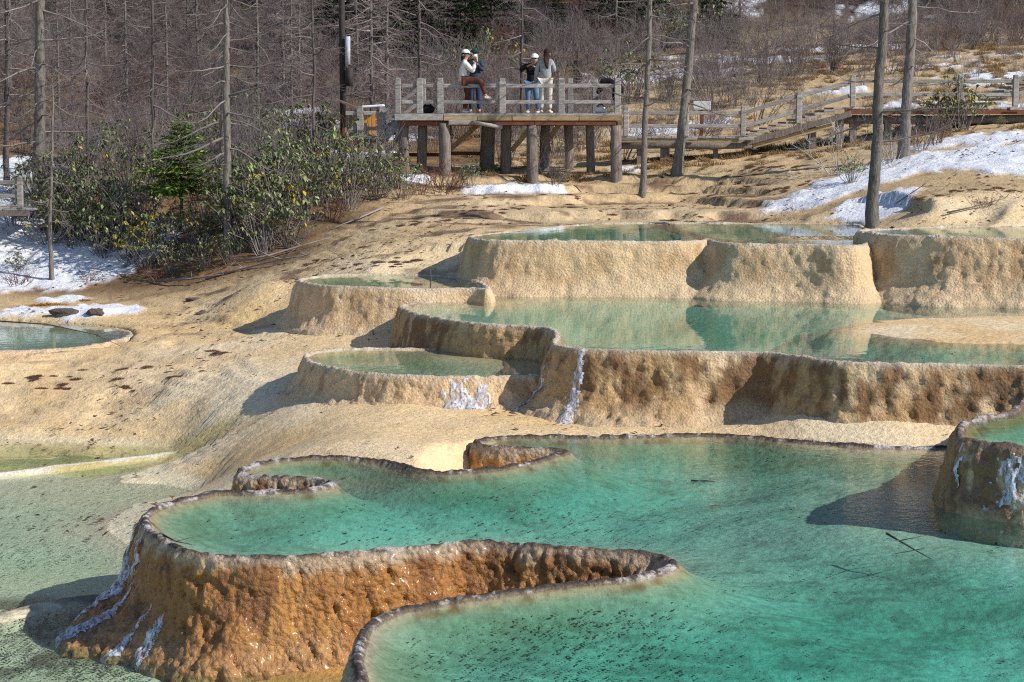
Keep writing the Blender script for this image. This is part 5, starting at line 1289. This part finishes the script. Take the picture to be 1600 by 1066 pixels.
# --- small fir
p = hit(285, 362, 38)
ft = fir(5, 2.75, 1.0, 0.40, 15, 11, 60, (0.08, 0.16, 0.03), (0.34, 0.46, 0.06), 0.05)
place('fir_tree', [('trunk', ft[0]), ('boughs', ft[1]), ('crown', ft[2])], p, 'small bright green fir with bare lower trunk in the left thicket', 'tree')
# --- larches on the hill behind
LV = [larch(40+i, 8.0, 0.055, 0.06, 1.7, 120, 0.0, 'bark', 'twig_purple', 1.3) for i in range(4)]
rng = np.random.default_rng(99); bgl = []
for x in [-30, -8, 22, 96, 118, 176, 205, 268, 300, 322, 402, 438, 456, 470, 560, 590, 612] + [700, 790, 930, 965, 1100, 1150, 1290, 1470, 1520, 1610]:
    D = rng.uniform(55, 80) if x < 640 else rng.uniform(78, 92)
    bgl.append(((x + rng.uniform(-9, 9) - 800)/FPX*D, D))
for i, (X, D) in enumerate(bgl):
    v = LV[i % 4]; place('larch_tree', [('trunk', v[0]), ('crown', v[1])], (X, D, G_at(X, D)), 'thin bare larch among the purple brush in the wood behind' if X < -4.5 else 'thin bare larch on the brushy slope behind the boardwalk', 'tree', 'bare larches of the wood behind' if X < -4.5 else 'bare larches on the slope behind the boardwalk', rng.uniform(0, 6.28), rng.uniform(0.75, 1.2))
# --- dark conifers on the slope
sp = [fir(60+i, 4.2, 1.3, 0.06, 24, 10, 42, (0.012, 0.024, 0.008), (0.05, 0.075, 0.022), 0.07) for i in range(2)]
for i, (x, D, s, lab) in enumerate(((600, 77, 1.25, 'dark conifer left of the snow patches behind the dark pole'), (728, 78, 1.1, 'dark conifer on the slope above the seated person'), (868, 82, 0.62, 'small pointed green conifer above the right pair of people'), (900, 70, 0.3, 'tiny green conifer bush right of the long-haired person'),
        (955, 84, 1.2, 'dark conifer at the top edge, right of the platform'), (1110, 84, 1.0, 'dark conifer left of the snowy gully at the top'), (572, 80, 1.3, 'dark conifer at the top edge beside the pole'), (640, 80, 1.0, 'dark conifer at the top edge left of the seated person'), (690, 82, 1.3, 'tall dark conifer at the top edge above the platform'), (770, 84, 1.3, 'dark conifer at the top edge over the middle of the platform'), (525, 80, 1.1, 'dark conifer just left of the dark pole'), (1010, 86, 1.3, 'dark conifer at the top edge by the slim trunk'))):
    X = (x-800)/FPX*D; v = sp[i % 2]
    place('conifer_tree', [('trunk', v[0]), ('boughs', v[1]), ('crown', v[2])], (X, D, G_at(X, D)), lab, 'tree', 'dark conifers on the slope', i*1.3, s)
# --- evergreen shrubs
RV = [rhodo(70+i, 1.75, 1.0, 28, GREENS, (0.03, 0.10, 0.04, 0.02)[i]) for i in range(4)]
RVY = rhodo(80, 1.4, 0.9, 28, GREENS, 0.32)
def shrub(x, y, D0, v, s, lab, sz=None):
    p = hit(x, y, D0); g = RVY if v == 9 else RV[v]
    place('evergreen_shrub', [('stems', g[0]), ('foliage', g[1])], p, lab, 'shrub', 'evergreen shrubs with drooping leaves', random.uniform(0, 6.28), s, sz)
for a in ((120, 385, 38, 0, 0.95, 'evergreen shrub on the snow right of the thin pale sapling'), (165, 400, 38, 1, 0.95, 'dense evergreen shrub at the right end of the left snow bank'), (50, 345, 38, 2, 0.8, 'evergreen shrub below the thick trunk at the far left'),
          (105, 345, 38, 3, 1.0, 'evergreen shrub between the thick left trunk and the thicket'), (160, 350, 38, 0, 1.05, 'tall evergreen shrub behind the left snow bank'), (205, 410, 38, 9, 0.95, 'yellow-leaved shrub left of the small fir'), (235, 420, 38, 9, 0.85, 'yellow-leaved shrub in front of the small fir'),
          (210, 350, 38, 1, 0.9, 'evergreen shrub behind and left of the small fir'), (270, 430, 38, 2, 0.5, 'low green shrub at the thicket edge below the fir'), (320, 420, 38, 3, 0.55, 'low green shrub at the thicket edge below the twin trunks'), (360, 412, 38, 0, 0.5, 'low shrub at the foot of the thicker twin trunk'),
          (395, 385, 38, 1, 1.25, 'tall evergreen shrub right of the twin trunks'), (430, 370, 38, 2, 1.3, 'tallest evergreen shrub at the right end of the thicket'), (455, 385, 38, 0, 0.75, 'small evergreen shrub where the thicket meets the sand'), (455, 310, 42, 3, 1.2, 'evergreen shrub behind the tallest one in the thicket'),
          (520, 300, 42, 1, 1.15, 'evergreen shrub below the dark pole'), (555, 300, 42, 2, 0.95, 'evergreen shrub in front of the left landing'), (590, 310, 42, 0, 0.75, 'evergreen shrub over the snow in front of the platform'), (630, 312, 42, 3, 0.6, 'low evergreen shrub left of the red twigs'),
          (735, 292, 44, 1, 0.42, 'small dark green shrub under the platform edge'), (200, 290, 44, 2, 1.1, 'evergreen shrub in the shade above the fir'), (300, 265, 46, 0, 1.2, 'evergreen shrub above and right of the fir'), (330, 240, 46, 1, 1.1, 'evergreen shrub behind the twin trunks'), (390, 240, 46, 2, 1.2, 'evergreen shrub high behind the twin trunks'),
          (420, 260, 46, 3, 1.1, 'evergreen shrub left of the slender trunk'), (150, 270, 46, 3, 1.0, 'evergreen shrub right of the thin trunk at the left'),
          (75, 380, 38, 1, 0.9, 'evergreen shrub at the foot of the pale sapling, left side'), (140, 375, 38, 2, 1.0, 'evergreen shrub in the middle of the left thicket, behind the snow'), (190, 380, 38, 3, 0.95, 'evergreen shrub just left of the yellow-leaved ones'), (250, 385, 38, 0, 0.8, 'evergreen shrub right in front of the fir trunk'), (300, 395, 38, 1, 0.75, 'evergreen shrub between fir and twin trunks, low'), (415, 395, 38, 3, 0.95, 'evergreen shrub in front of the tallest one'),
          (375, 355, 38, 2, 1.2, 'evergreen shrub close behind the thicker twin trunk'), (410, 330, 40, 0, 1.25, 'evergreen shrub filling the thicket right of the twin trunks'), (480, 345, 40, 1, 1.0, 'evergreen shrub at the right edge of the thicket by the slender trunk'), (500, 320, 42, 2, 1.1, 'evergreen shrub below and left of the landing'), (545, 325, 42, 0, 0.8, 'low evergreen shrub at the thicket end near the red bush'), (60, 310, 42, 3, 0.9, 'evergreen shrub beside the thick left trunk'),
          (120, 315, 42, 1, 1.1, 'evergreen shrub below the thin left trunk'), (250, 310, 42, 2, 1.0, 'evergreen shrub hidden behind the fir'), (620, 295, 44, 1, 0.7, 'evergreen shrub at the first platform post'), (575, 285, 44, 3, 0.9, 'evergreen shrub under the left landing'), (460, 250, 48, 0, 1.2, 'evergreen shrub left of the dark pole, uphill'), (510, 250, 48, 1, 1.1, 'evergreen shrub at the foot of the dark pole'),
          (1500, 205, 44, 9, 1.15, 'large yellow-green leafed shrub before the upper boardwalk'), (1470, 205, 44, 0, 0.7, 'dark leafed shrub beside the yellow-green one at the upper boardwalk'), (1330, 285, 40, 9, 0.5, 'low yellowish shrub left of the trunk at the right pool'), (1180, 240, 46, 9, 0.26, 'tiny yellow-green tuft under the boardwalk stairs'),
          (1562, 200, 44, 9, 0.24, 'tiny yellow-green tuft at the right end of the boardwalk'), (876, 288, 46, 9, 0.22, 'small bright yellow plant at a platform post'), (30, 425, 38, 9, 0.35, 'small yellowish plant in the snow at the left edge'), (1090, 75, 60, 0, 1.5, 'evergreen shrub on the slope behind the leaning trunk'), (1040, 80, 60, 2, 1.3, 'evergreen shrub on the slope right of the platform'),
          (765, 130, 58, 1, 1.3, 'evergreen shrub behind the rail in the middle of the platform'), (700, 150, 58, 3, 1.2, 'evergreen shrub behind the seated person'), (985, 160, 58, 2, 1.3, 'evergreen shrub behind the right corner of the platform')): shrub(*a)
# --- single bare bushes
BV = {'purple': [bush_mesh(100+i, 16, 1.9, 0.9, 'twig_purple', 1.0) for i in range(3)], 'grey': [bush_mesh(110+i, 14, 1.8, 0.9, 'twig', 1.0) for i in range(3)], 'red': [bush_mesh(120, 20, 1.0, 1.0, 'twig_red', 1.0)], 'pale': [bush_mesh(130, 8, 1.7, 1.3, 'twig_pale', 1.0, thick=1.3)], 'dark': [bush_mesh(140, 24, 0.9, 1.6, 'twig_red', 0.6, lev=2)]}
def bush(x, y, D0, kind, v, s, lab, sz=None):
    p = hit(x, y, D0); me = BV[kind][v]
    r = link('bare_bush', me, None, p); r.rotation_euler = (0, 0, random.uniform(0, 6.28)); r.scale = (s, s, sz or s)
    tag(r, lab, 'bush', 'bare bushes')
for a in ((28, 447, 38, 'dark', 0, 0.75, 'dark spiky bush in the snow at the left edge'), (690, 300, 42, 'red', 0, 1.1, 'red-brown twiggy bush in front of the platform posts'), (655, 305, 42, 'red', 0, 0.8, 'smaller red-brown bush left of the twiggy one by the platform'), (715, 298, 42, 'red', 0, 0.6, 'low red-brown bush right of the twiggy one by the platform'),
          (520, 345, 42, 'red', 0, 0.8, 'red-brown bush at the right end of the thicket'), (865, 290, 48, 'grey', 0, 0.75, 'grey twiggy bush under the middle of the platform'), (880, 285, 48, 'grey', 1, 0.65, 'second grey bush under the platform, right of the first'), (1310, 270, 40, 'pale', 0, 0.95, 'pale bare shrub with crooked branches left of the thick trunk'),
          (1400, 262, 42, 'pale', 0, 0.6, 'small pale shrub at the foot of the rough grey trunk'), (1440, 235, 44, 'purple', 0, 0.7, 'purple bush above the snow bank'), (1390, 255, 44, 'grey', 2, 0.65, 'grey bush between the two right trunks'), (1460, 225, 44, 'red', 0, 0.9, 'red-brown bush above the snow bank'),
          (1190, 130, 58, 'purple', 1, 1.2, 'dark bare bush on the slope above the boardwalk stairs'), (1240, 125, 58, 'purple', 2, 1.0, 'bare bush right of the dark one above the stairs'), (1130, 150, 58, 'purple', 0, 0.9, 'bare bush behind the low boardwalk rail'), (1040, 160, 58, 'grey', 0, 1.0, 'grey bush behind the leaning trunk'), (1300, 110, 58, 'purple', 1, 0.8, 'bare bush above the top of the stairs'),
          (1540, 100, 58, 'red', 0, 0.6, 'low dark bush on the tan slope at the right'), (1480, 92, 58, 'red', 0, 0.5, 'low bush on the tan slope left of the dark one'), (1430, 120, 58, 'purple', 2, 0.9, 'bush behind the rough grey trunk'), (410, 400, 38, 'grey', 1, 0.75, 'grey twiggy bush under the tallest evergreen shrub'), (250, 440, 36, 'dark', 0, 0.7, 'low twiggy bush at the thicket edge on the sand'),
          (140, 440, 36, 'dark', 0, 0.5, 'low dark tangle on the left snow bank'), (1240, 330, 40, 'dark', 0, 0.3, 'tiny dry tuft near the upper pool'), (1540, 325, 38, 'dark', 0, 0.5, 'dry twig tuft on the bank above the right pool'), (300, 400, 38, 'purple', 1, 0.5, 'small bare bush at the foot of the fir')): bush(*a)

for i, (x, y, lab) in enumerate(((90, 330, 'grey bare bush right of the thick left trunk'), (180, 330, 'grey bare bush left of the fir, behind the shrubs'), (225, 375, 'grey bare bush just left of the fir trunk'), (315, 350, 'grey bare bush between the fir and the twin trunks'), (385, 340, 'grey bare bush right behind the twin trunks'), (440, 330, 'grey bare bush in the right part of the thicket'), (480, 330, 'grey bare bush at the foot of the slender trunk'),
        (270, 300, 'grey bare bush behind the fir'), (130, 300, 'grey bare bush behind the thin left trunk'), (540, 320, 'grey bare bush below the left landing'), (600, 300, 'grey bare bush under the left end of the platform'), (20, 350, 'grey bare bush at the left boardwalk end'), (350, 300, 'grey bare bush above the twin trunks'), (410, 300, 'grey bare bush behind the tallest evergreen shrub'))):
    bush(x, y, 38, 'grey', i % 3, random.uniform(0.95, 1.3), lab)
# --- the brush that covers the slopes behind: one mass, scattered clumps
def scatter(name, label, src_mesh, pts, scales, seed):
    src = bpy.data.objects.new(name + '_clump', src_mesh)
    rng = np.random.default_rng(seed); n = len(pts)
    me = bpy.data.meshes.new(name); me.vertices.add(n); me.vertices.foreach_set('co', np.asarray(pts, np.float32).ravel())
    a = me.attributes.new('sc', 'FLOAT', 'POINT'); a.data.foreach_set('value', np.asarray(scales, np.float32))
    a = me.attributes.new('rot', 'FLOAT_VECTOR', 'POINT'); a.data.foreach_set('vector', np.stack([rng.normal(0, 0.12, n), rng.normal(0, 0.12, n), rng.uniform(0, 6.28, n)], 1).astype(np.float32).ravel())
    o = tag(link(name, me), label, None, None, 'stuff')
    ng = bpy.data.node_groups.new(name, 'GeometryNodeTree'); ng.interface.new_socket('Geometry', in_out='INPUT', socket_type='NodeSocketGeometry'); ng.interface.new_socket('Geometry', in_out='OUTPUT', socket_type='NodeSocketGeometry')
    nd = ng.nodes; gi = nd.new('NodeGroupInput'); go = nd.new('NodeGroupOutput'); ip = nd.new('GeometryNodeInstanceOnPoints'); oi = nd.new('GeometryNodeObjectInfo'); oi.inputs['Object'].default_value = src
    m2p = nd.new('GeometryNodeMeshToPoints')
    na = nd.new('GeometryNodeInputNamedAttribute'); na.data_type = 'FLOAT'; na.inputs['Name'].default_value = 'sc'
    nr = nd.new('GeometryNodeInputNamedAttribute'); nr.data_type = 'FLOAT_VECTOR'; nr.inputs['Name'].default_value = 'rot'
    e2r = nd.new('FunctionNodeEulerToRotation'); L = ng.links.new
    L(gi.outputs[0], m2p.inputs['Mesh']); L(m2p.outputs[0], ip.inputs['Points']); L(oi.outputs['Geometry'], ip.inputs['Instance']); L(na.outputs['Attribute'], ip.inputs['Scale'])
    L(nr.outputs['Attribute'], e2r.inputs[0]); L(e2r.outputs[0], ip.inputs['Rotation']); L(ip.outputs[0], go.inputs[0])
    o.modifiers.new('scatter', 'NODES').node_group = ng
    return o
rng = np.random.default_rng(5); PT = []
def try_add(X, D, s): PT.append((X, D, G_at(X, D), s))
k = 0
while k < 2100:
    D = rng.uniform(50, 118); half = D*0.30 + 4; X = rng.uniform(-half, half); px = X/D*FPX + 800
    lim = np.interp(px, [-400, 380, 480, 620, 1000, 1180, 1300, 1700, 2400], [50, 51.5, 55.5, 57, 58.5, 63, 70, 77, 77])
    k += 1
    if D < lim + rng.normal(0, 1.5): continue
    # leave the snowy openings clear
    bad = False
    for sx, sy, rx, ry, rot, s in SN:
        if abs(X-sx) < rx*0.9 and abs(D-sy) < ry*1.1 and rng.random() < 0.9: bad = True; break
    if bad: continue
    try_add(X, D, rng.uniform(0.75, 1.35) if D < 90 else rng.uniform(1.3, 2.2))
for k in range(95):
    px = rng.uniform(1000, 1700); D = rng.uniform(58.5, 80); try_add((px-800)/FPX*D, D, rng.uniform(0.3, 0.75))
for k in range(700):
    D = rng.uniform(118, 230); X = rng.uniform(-D*0.5, D*0.5); try_add(X, D, rng.uniform(2.5, 4.0))
PT = np.array(PT); kind = rng.choice(4, len(PT), p=[0.28, 0.36, 0.22, 0.14])
srcs = [('purple brown brush covering the slope behind the platform', BV['purple'][0]), ('grey bare brush covering the slope behind', BV['grey'][0]), ('purple brush of fine twigs on the hillside', BV['purple'][1]), ('reddish dry brush on the hillside', bush_mesh(150, 18, 1.7, 0.9, 'twig_red', 1.0))]
for i, (lab, me) in enumerate(srcs):
    s_ = kind == i
    if i == 3: s_ = s_ & (rng.random(len(PT)) < 0.6)
    scatter('brush', lab, me, PT[s_, :3], PT[s_, 3], 200+i)

# ------------------------------------------------------------------ small things: leaf litter under water, dry tufts, stones, fallen wood
def litter(name, key, n, label, zones=None, size=(0.008, 0.024)):
    """dark leaf scraps lying on the floor of a pool"""
    rng = np.random.default_rng(len(key)+n); P = POOLS[key]; xs, ys, H = P['X'], P['Y'], P['H']; zw = ZW[key]
    pts = []
    lo = np.array([xs[0], ys[0]]); hi = np.array([xs[-1], ys[-1]])
    c = rng.uniform(lo, hi, (n*6, 2))
    if zones is not None:
        z = []
        for (x, y, rx, ry, m) in zones:
            q = at_z(x, y, zw-0.3); z.append(np.stack([rng.normal(q[0], rx, m), rng.normal(q[1], ry, m)], 1))
        c = np.concatenate(z + [c])
    c = c[(c > lo+0.1).all(1) & (c < hi-0.1).all(1)]
    HH = np.where(np.isfinite(H), H, zw+1); h = gridded(xs, ys, HH, c); d = sdf(P['P'], c[:, 0], c[:, 1])
    nz = fbm(p3(c[:, 0], c[:, 1], 0, 0.9), 3, 401); keep = (d < -0.3) & (h < zw-0.06)
    if zones is not None: keep[sum(len(q) for q in z):] &= (nz > 0.02)[sum(len(q) for q in z):]
    c = c[keep][:n]; h = h[keep][:n]; m = len(c)
    a = rng.uniform(0, 6.28, m); L = rng.uniform(*size, m)*rng.choice([1, 1, 1.7], m)
    dr = np.stack([np.cos(a), np.sin(a), np.zeros(m)], 1)
    V, F = leaves(np.stack([c[:, 0], c[:, 1], h + 0.018], 1), dr, np.tile([[0, 0, 1.0]], (m, 1)), L*1.6, L*0.42, 0.05)
    o = link(name, mesh_np(name, V, F, M['litter'], False)); return tag(o, label, None, None, 'stuff')
litter('leaf_litter', 'big', 4200, 'dark leaf litter on the floor of the big pool', [(700, 960, 0.45, 0.35, 900), (900, 985, 0.7, 0.35, 900), (850, 1030, 0.8, 0.4, 700), (560, 740, 0.45, 0.25, 900), (900, 790, 0.9, 0.6, 600), (1150, 700, 1.2, 0.5, 700), (1000, 1050, 0.9, 0.5, 500), (660, 820, 1.0, 0.5, 300)])
litter('leaf_litter', 'mid', 400, 'few dark scraps on the floor of the middle pool', None, (0.02, 0.04))
rng = np.random.default_rng(17); V_ = []
cc = []
for (x, y, rx, ry, m) in ((60, 870, 0.6, 0.9, 500), (110, 985, 0.8, 0.6, 1500), (40, 1030, 0.9, 0.5, 1700), (200, 1040, 0.5, 0.4, 800), (60, 975, 0.6, 0.3, 700), (120, 800, 1.2, 1.2, 300)):
    q = at_z(x, y, Z_LAG-0.1); cc.append(np.stack([rng.normal(q[0], rx, m), rng.normal(q[1], ry, m)], 1))
cc = np.concatenate(cc); hz = np.array([G_at(x, y) for x, y in cc]); k_ = hz < Z_LAG-0.02; cc = cc[k_]; hz = hz[k_]; m = len(cc); a = rng.uniform(0, 6.28, m); L = rng.uniform(0.012, 0.035, m)
V, F = leaves(np.stack([cc[:, 0], cc[:, 1], hz+0.02], 1), np.stack([np.cos(a), np.sin(a), 0*a], 1), np.tile([[0, 0, 1.0]], (m, 1)), L*1.6, L*0.42, 0.05)
tag(link('leaf_litter', mesh_np('leaf_litter', V, F, M['litter'], False)), 'dark leaf litter on the bed of the left lagoon', None, None, 'stuff')
# dry moss tufts on the step edges
M['moss'] = mat_plain('dry_red_moss', (0.11, 0.06, 0.045), (0.28, 0.16, 0.10), 6, 0.95)
M['moss_orange'] = mat_plain('orange_grass', (0.30, 0.13, 0.03), (0.45, 0.22, 0.05), 6, 0.95)
def tuft_mesh(seed, n, w, h):
    rng = np.random.default_rng(seed); a = rng.uniform(0, 6.28, n); r = w*np.sqrt(rng.random(n)); A = np.stack([r*np.cos(a), 0.45*r*np.sin(a), np.full(n, -0.02)], 1)
    B = A + np.stack([rng.normal(0, 0.05, n), rng.normal(0, 0.05, n), h*rng.uniform(0.4, 1.0, n)*(1-0.6*(r/w)**2)], 1)
    V, F = segs(A, B, 0.009, 0.002); return V, F
TV = [tuft_mesh(300+i, 260, 0.28, 0.13) for i in range(3)]
TM = [mesh_np('tuft', v, f, M['moss'], False) for v, f in TV]; TO = mesh_np('tuft', *TV[0], M['moss_orange'], False)
tl = [(x, y, 38) for x, y in ((75, 478), (130, 470), (300, 430), (520, 420), (560, 420), (600, 420), (470, 418), (330, 425))] + [(x, y, 30) for x, y in ((320, 552), (230, 600), (150, 595), (60, 590))] + [(x, y, 42) for x, y in ((1150, 275), (1175, 262), (1200, 268), (1230, 275), (1110, 300), (1160, 300), (1215, 300), (1250, 295), (900, 310), (870, 325), (960, 330), (1080, 345), (770, 325), (700, 345), (740, 330), (640, 350), (1490, 350), (1530, 340), (1570, 348), (1240, 260))]
acc = {38: [], 30: [], 42: []}; k0 = 0
for i, (x, y, D0) in enumerate(tl):
    p = hit(x, y, D0); s = random.uniform(0.5, 1.2); r_ = random.uniform(-0.4, 0.4)
    if i in (0, 1):
        o = link('grass_tuft', TO, None, p); o.scale = (s*1.5, s, s*0.8); o.rotation_euler = (0, 0, r_)
        tag(o, ('orange dry grass tuft between the snow patches, the left one', 'orange dry grass tuft between the snow patches, the right one')[i], 'grass', 'orange grass tufts'); continue
    for j in range(9):
        dx, dy = random.gauss(0, 0.5), random.gauss(0, 0.2); v, f = TV[(i+j) % 3]; s = random.uniform(0.12, 0.45)
        vv = v*np.array([s*1.2, s, s*1.1]) + np.array([p[0]+dx, p[1]+dy, G_at(p[0]+dx, p[1]+dy)]); acc[D0].append((vv, f))
for D0, lab in ((38, 'dark red dry moss on the sand below the left thicket'), (30, 'dark dry moss on the low steps of the left flats'), (42, 'dark dry moss on the stepped slope behind the upper pool')):
    V, F = cat_geo(acc[D0]); tag(link('moss', mesh_np('moss', V, F, M['moss'], False)), lab, None, None, 'stuff')
# stones
M['stone'] = mat_plain('dark_stone', (0.05, 0.04, 0.035), (0.16, 0.12, 0.10), 9, 0.9, 0.8, 12)
def stone(seed):
    rng = np.random.default_rng(seed); bm = bmesh.new(); bmesh.ops.create_icosphere(bm, subdivisions=2, radius=1)
    V = np.array([v.co[:] for v in bm.verts]); n = fbm(V*1.3 + seed, 3, 411); V = V*(1+0.9*n[:, None])*np.array([1, 0.8, 0.6]); F = [tuple(v.index for v in f.verts) for f in bm.faces]; bm.free()
    mb = MB(); mb.add(V, F); return mb.mesh('stone', M['stone'], False)
STN = [stone(i) for i in range(3)]
for i, (x, y, D0, s, lab) in enumerate(((303, 470, 36, 0.11, 'dark stone on the sand left of the mound, the upper of two'), (316, 490, 36, 0.12, 'dark stone on the sand left of the mound, the lower of two'), (150, 490, 36, 0.2, 'dark clod at the edge of the left pool, in the snow'), (100, 492, 36, 0.2, 'second dark clod by the left pool, left of the other'), (1040, 275, 44, 0.14, 'dark clod at the foot of the leaning trunk'),
        (1008, 262, 46, 0.15, 'dark clod by the slim trunk'), (1190, 690, 20, 0.0, ''))):
    if not lab: continue
    p = hit(x, y, D0); o = link('stone', STN[i % 3], None, p); o.scale = (s*1.4, s, s*0.8); o.rotation_euler = (0, 0, i); tag(o, lab, 'stone', 'dark stones')
# fallen branches at the edge of the thicket
def branch(px, D0, r, lab, lift=0.05, cat='branch'):
    P = [Vector(hit(x, y, D0)) + Vector((0, 0, lift + random.uniform(0, 0.06))) for x, y in px]; b = P[0].copy()
    mb = MB().tube([p - b for p in P], [r*(1-0.6*i/(len(P)-1)) for i in range(len(P))], 6)
    for k in range(1, len(P)):
        for j in range(2):
            d = Vector((random.uniform(-1, 1), random.uniform(-0.5, 0.5), random.uniform(0.1, 0.7))).normalized(); a = P[k]-b
            mb.tube([a, a + d*random.uniform(0.15, 0.4)], [r*0.4, r*0.15], 4)
    o = mb.build('fallen_branch', M['twig'], None, b, smooth=True); return tag(o, lab, cat, 'fallen branches')
branch([(320, 440), (380, 425), (440, 412), (480, 404)], 36, 0.035, 'long grey fallen branch along the thicket edge on the sand')
branch([(370, 415), (420, 405), (470, 392), (520, 378)], 36, 0.03, 'fallen branch right of the thicket pointing to the platform')
branch([(240, 445), (300, 443), (350, 436)], 36, 0.03, 'fallen branch below the small fir at the sand edge')
branch([(1480, 340), (1520, 332), (1570, 318)], 36, 0.02, 'twig lying on the bank above the right pool')
branch([(1400, 325), (1440, 300), (1480, 298)], 38, 0.015, 'thin twig on the bank left of the snow')
branch([(600, 330), (560, 345), (520, 360)], 40, 0.025, 'fallen branch on the red soil before the platform')
# bare branch reaching over the left pool
p0 = Vector(at_z(-30, 500, Z_C+0.35)); p1 = Vector(at_z(75, 507, Z_C+0.3)); p2 = Vector(at_z(150, 523, Z_C+0.16)); p3_ = Vector(at_z(208, 550, Z_C-0.12))
mb = MB().tube([p0-p0, p1-p0, p2-p0, p3_-p0], [0.016, 0.013, 0.009, 0.004], 6)
for q, dx, dz in ((p1, 0.35, -0.12), (p1, -0.3, 0.10), (p2, 0.3, 0.06), (p2, 0.12, -0.2)): mb.tube([q-p0, q-p0+Vector((dx, 0.05, dz))], [0.006, 0.002], 4)
tag(mb.build('overhanging_branch', M['bark_dark'], None, p0, smooth=True), 'thin dark branch reaching over the left pool', 'branch')
for (x, y0, y1, z, lab) in ((672, 449, 420, Z_A, 'thin stick standing at the rim of the small pool'), (582, 530, 516, -3.98, 'short stick in the ground below the small pool')):
    b = Vector(at_z(x, y0, z)); t = Vector(at_d(x+0.5, y1, b.y)); m_ = (b+t)/2 + Vector((0.012, 0, 0))
    tag(MB().tube([Vector((0, 0, -0.1)), m_-b, t-b], [0.012, 0.01, 0.006], 6).build('stick', M['bark_dark'], None, b, smooth=True), lab, 'stick')

# dry grass and debris
M['dry_grass'] = mat_plain('dry_grass', (0.22, 0.13, 0.06), (0.48, 0.34, 0.17), 3, 0.95)
rng = np.random.default_rng(31)
tg = mesh_np('tuft', *tuft_mesh(320, 90, 0.25, 0.16), M['dry_grass'], False)
pts = []
while len(pts) < 1500:
    D = rng.uniform(52, 92); X = rng.uniform(-6, D*0.30)
    if vnoise(np.array([[X*0.5, D*0.35, 3.0]]))[0] + rng.normal(0, 0.35) < 0.1: continue
    pts.append((X, D, G_at(X, D)))
scatter('dry_grass', 'tan dry grass on the slopes behind the boardwalk', tg, pts, rng.uniform(0.5, 1.5, len(pts)), 41)
M['debris'] = mat_plain('dark_debris', (0.07, 0.045, 0.035), (0.2, 0.12, 0.08), 3, 0.95)
cc = []
while len(cc) < 5200:
    D = rng.uniform(24, 51); X = rng.uniform(-0.29*D, 0.29*D)
    if vnoise(np.array([[X*0.6, D*0.5, 9.0]]))[0] + rng.normal(0, 0.35) < (0.25 if D < 38 else 0.0): continue
    cc.append((X, D))
cc = np.array(cc); ok = np.ones(len(cc), bool)
for k in RIM: ok &= sdf(RIM[k], cc[:, 0], cc[:, 1]) > 0.3
cc = cc[ok]; hz = np.array([G_at(x, y) for x, y in cc]); m = len(cc); a = rng.uniform(0, 6.28, m); L = rng.uniform(0.012, 0.05, m)*rng.choice([1, 1, 1, 2.0], m)
V, F = leaves(np.stack([cc[:, 0], cc[:, 1], hz+0.012], 1), np.stack([np.cos(a), np.sin(a), rng.uniform(0, 0.4, m)], 1), unit(np.stack([rng.normal(0, 0.3, m), rng.normal(0, 0.3, m), np.ones(m)], 1)), L*1.6, L*0.4, 0.1)
tag(link('debris', mesh_np('debris', V, F, M['debris'], False)), 'dark bits of bark and leaf strewn over the sand', None, None, 'stuff')

# branches lying in the big pool
def sunk(pts, r, lab, dz, name='sunken_branch'):
    P = [Vector(at_z(x, y, Z_BIG)) + Vector((0, 0, d)) for (x, y), d in zip(pts, dz)]; b = P[0].copy()
    mb = MB().tube([q_ - b for q_ in P], [r*(1-0.7*i/(len(P)-1)) for i in range(len(P))], 6)
    for k in range(1, len(P)-1):
        for sx in (-1, 1):
            e = P[k] - b + Vector((sx*random.uniform(0.1, 0.35), random.uniform(-0.25, 0.25), random.uniform(-0.03, 0.06))); mb.tube([P[k]-b, e], [r*0.5, r*0.2], 4)
    tag(mb.build(name, M['bark_dark'], None, b, smooth=True), lab, 'branch', 'branches in the big pool')
sunk([(1385, 838), (1405, 845), (1430, 852), (1455, 858)], 0.014, 'dark forked branch in the water below the right-hand pool wall', (0.03, 0.0, -0.05, -0.10))
sunk([(1080, 751), (1095, 752), (1122, 753)], 0.012, 'short dark twig floating in the middle of the big pool', (0.0, 0.005, 0.0), 'floating_twig')
sunk([(250, 838), (275, 846), (300, 848)], 0.012, 'thin twig lying on the left rim of the big pool', (0.03, 0.0, -0.02), 'twig')
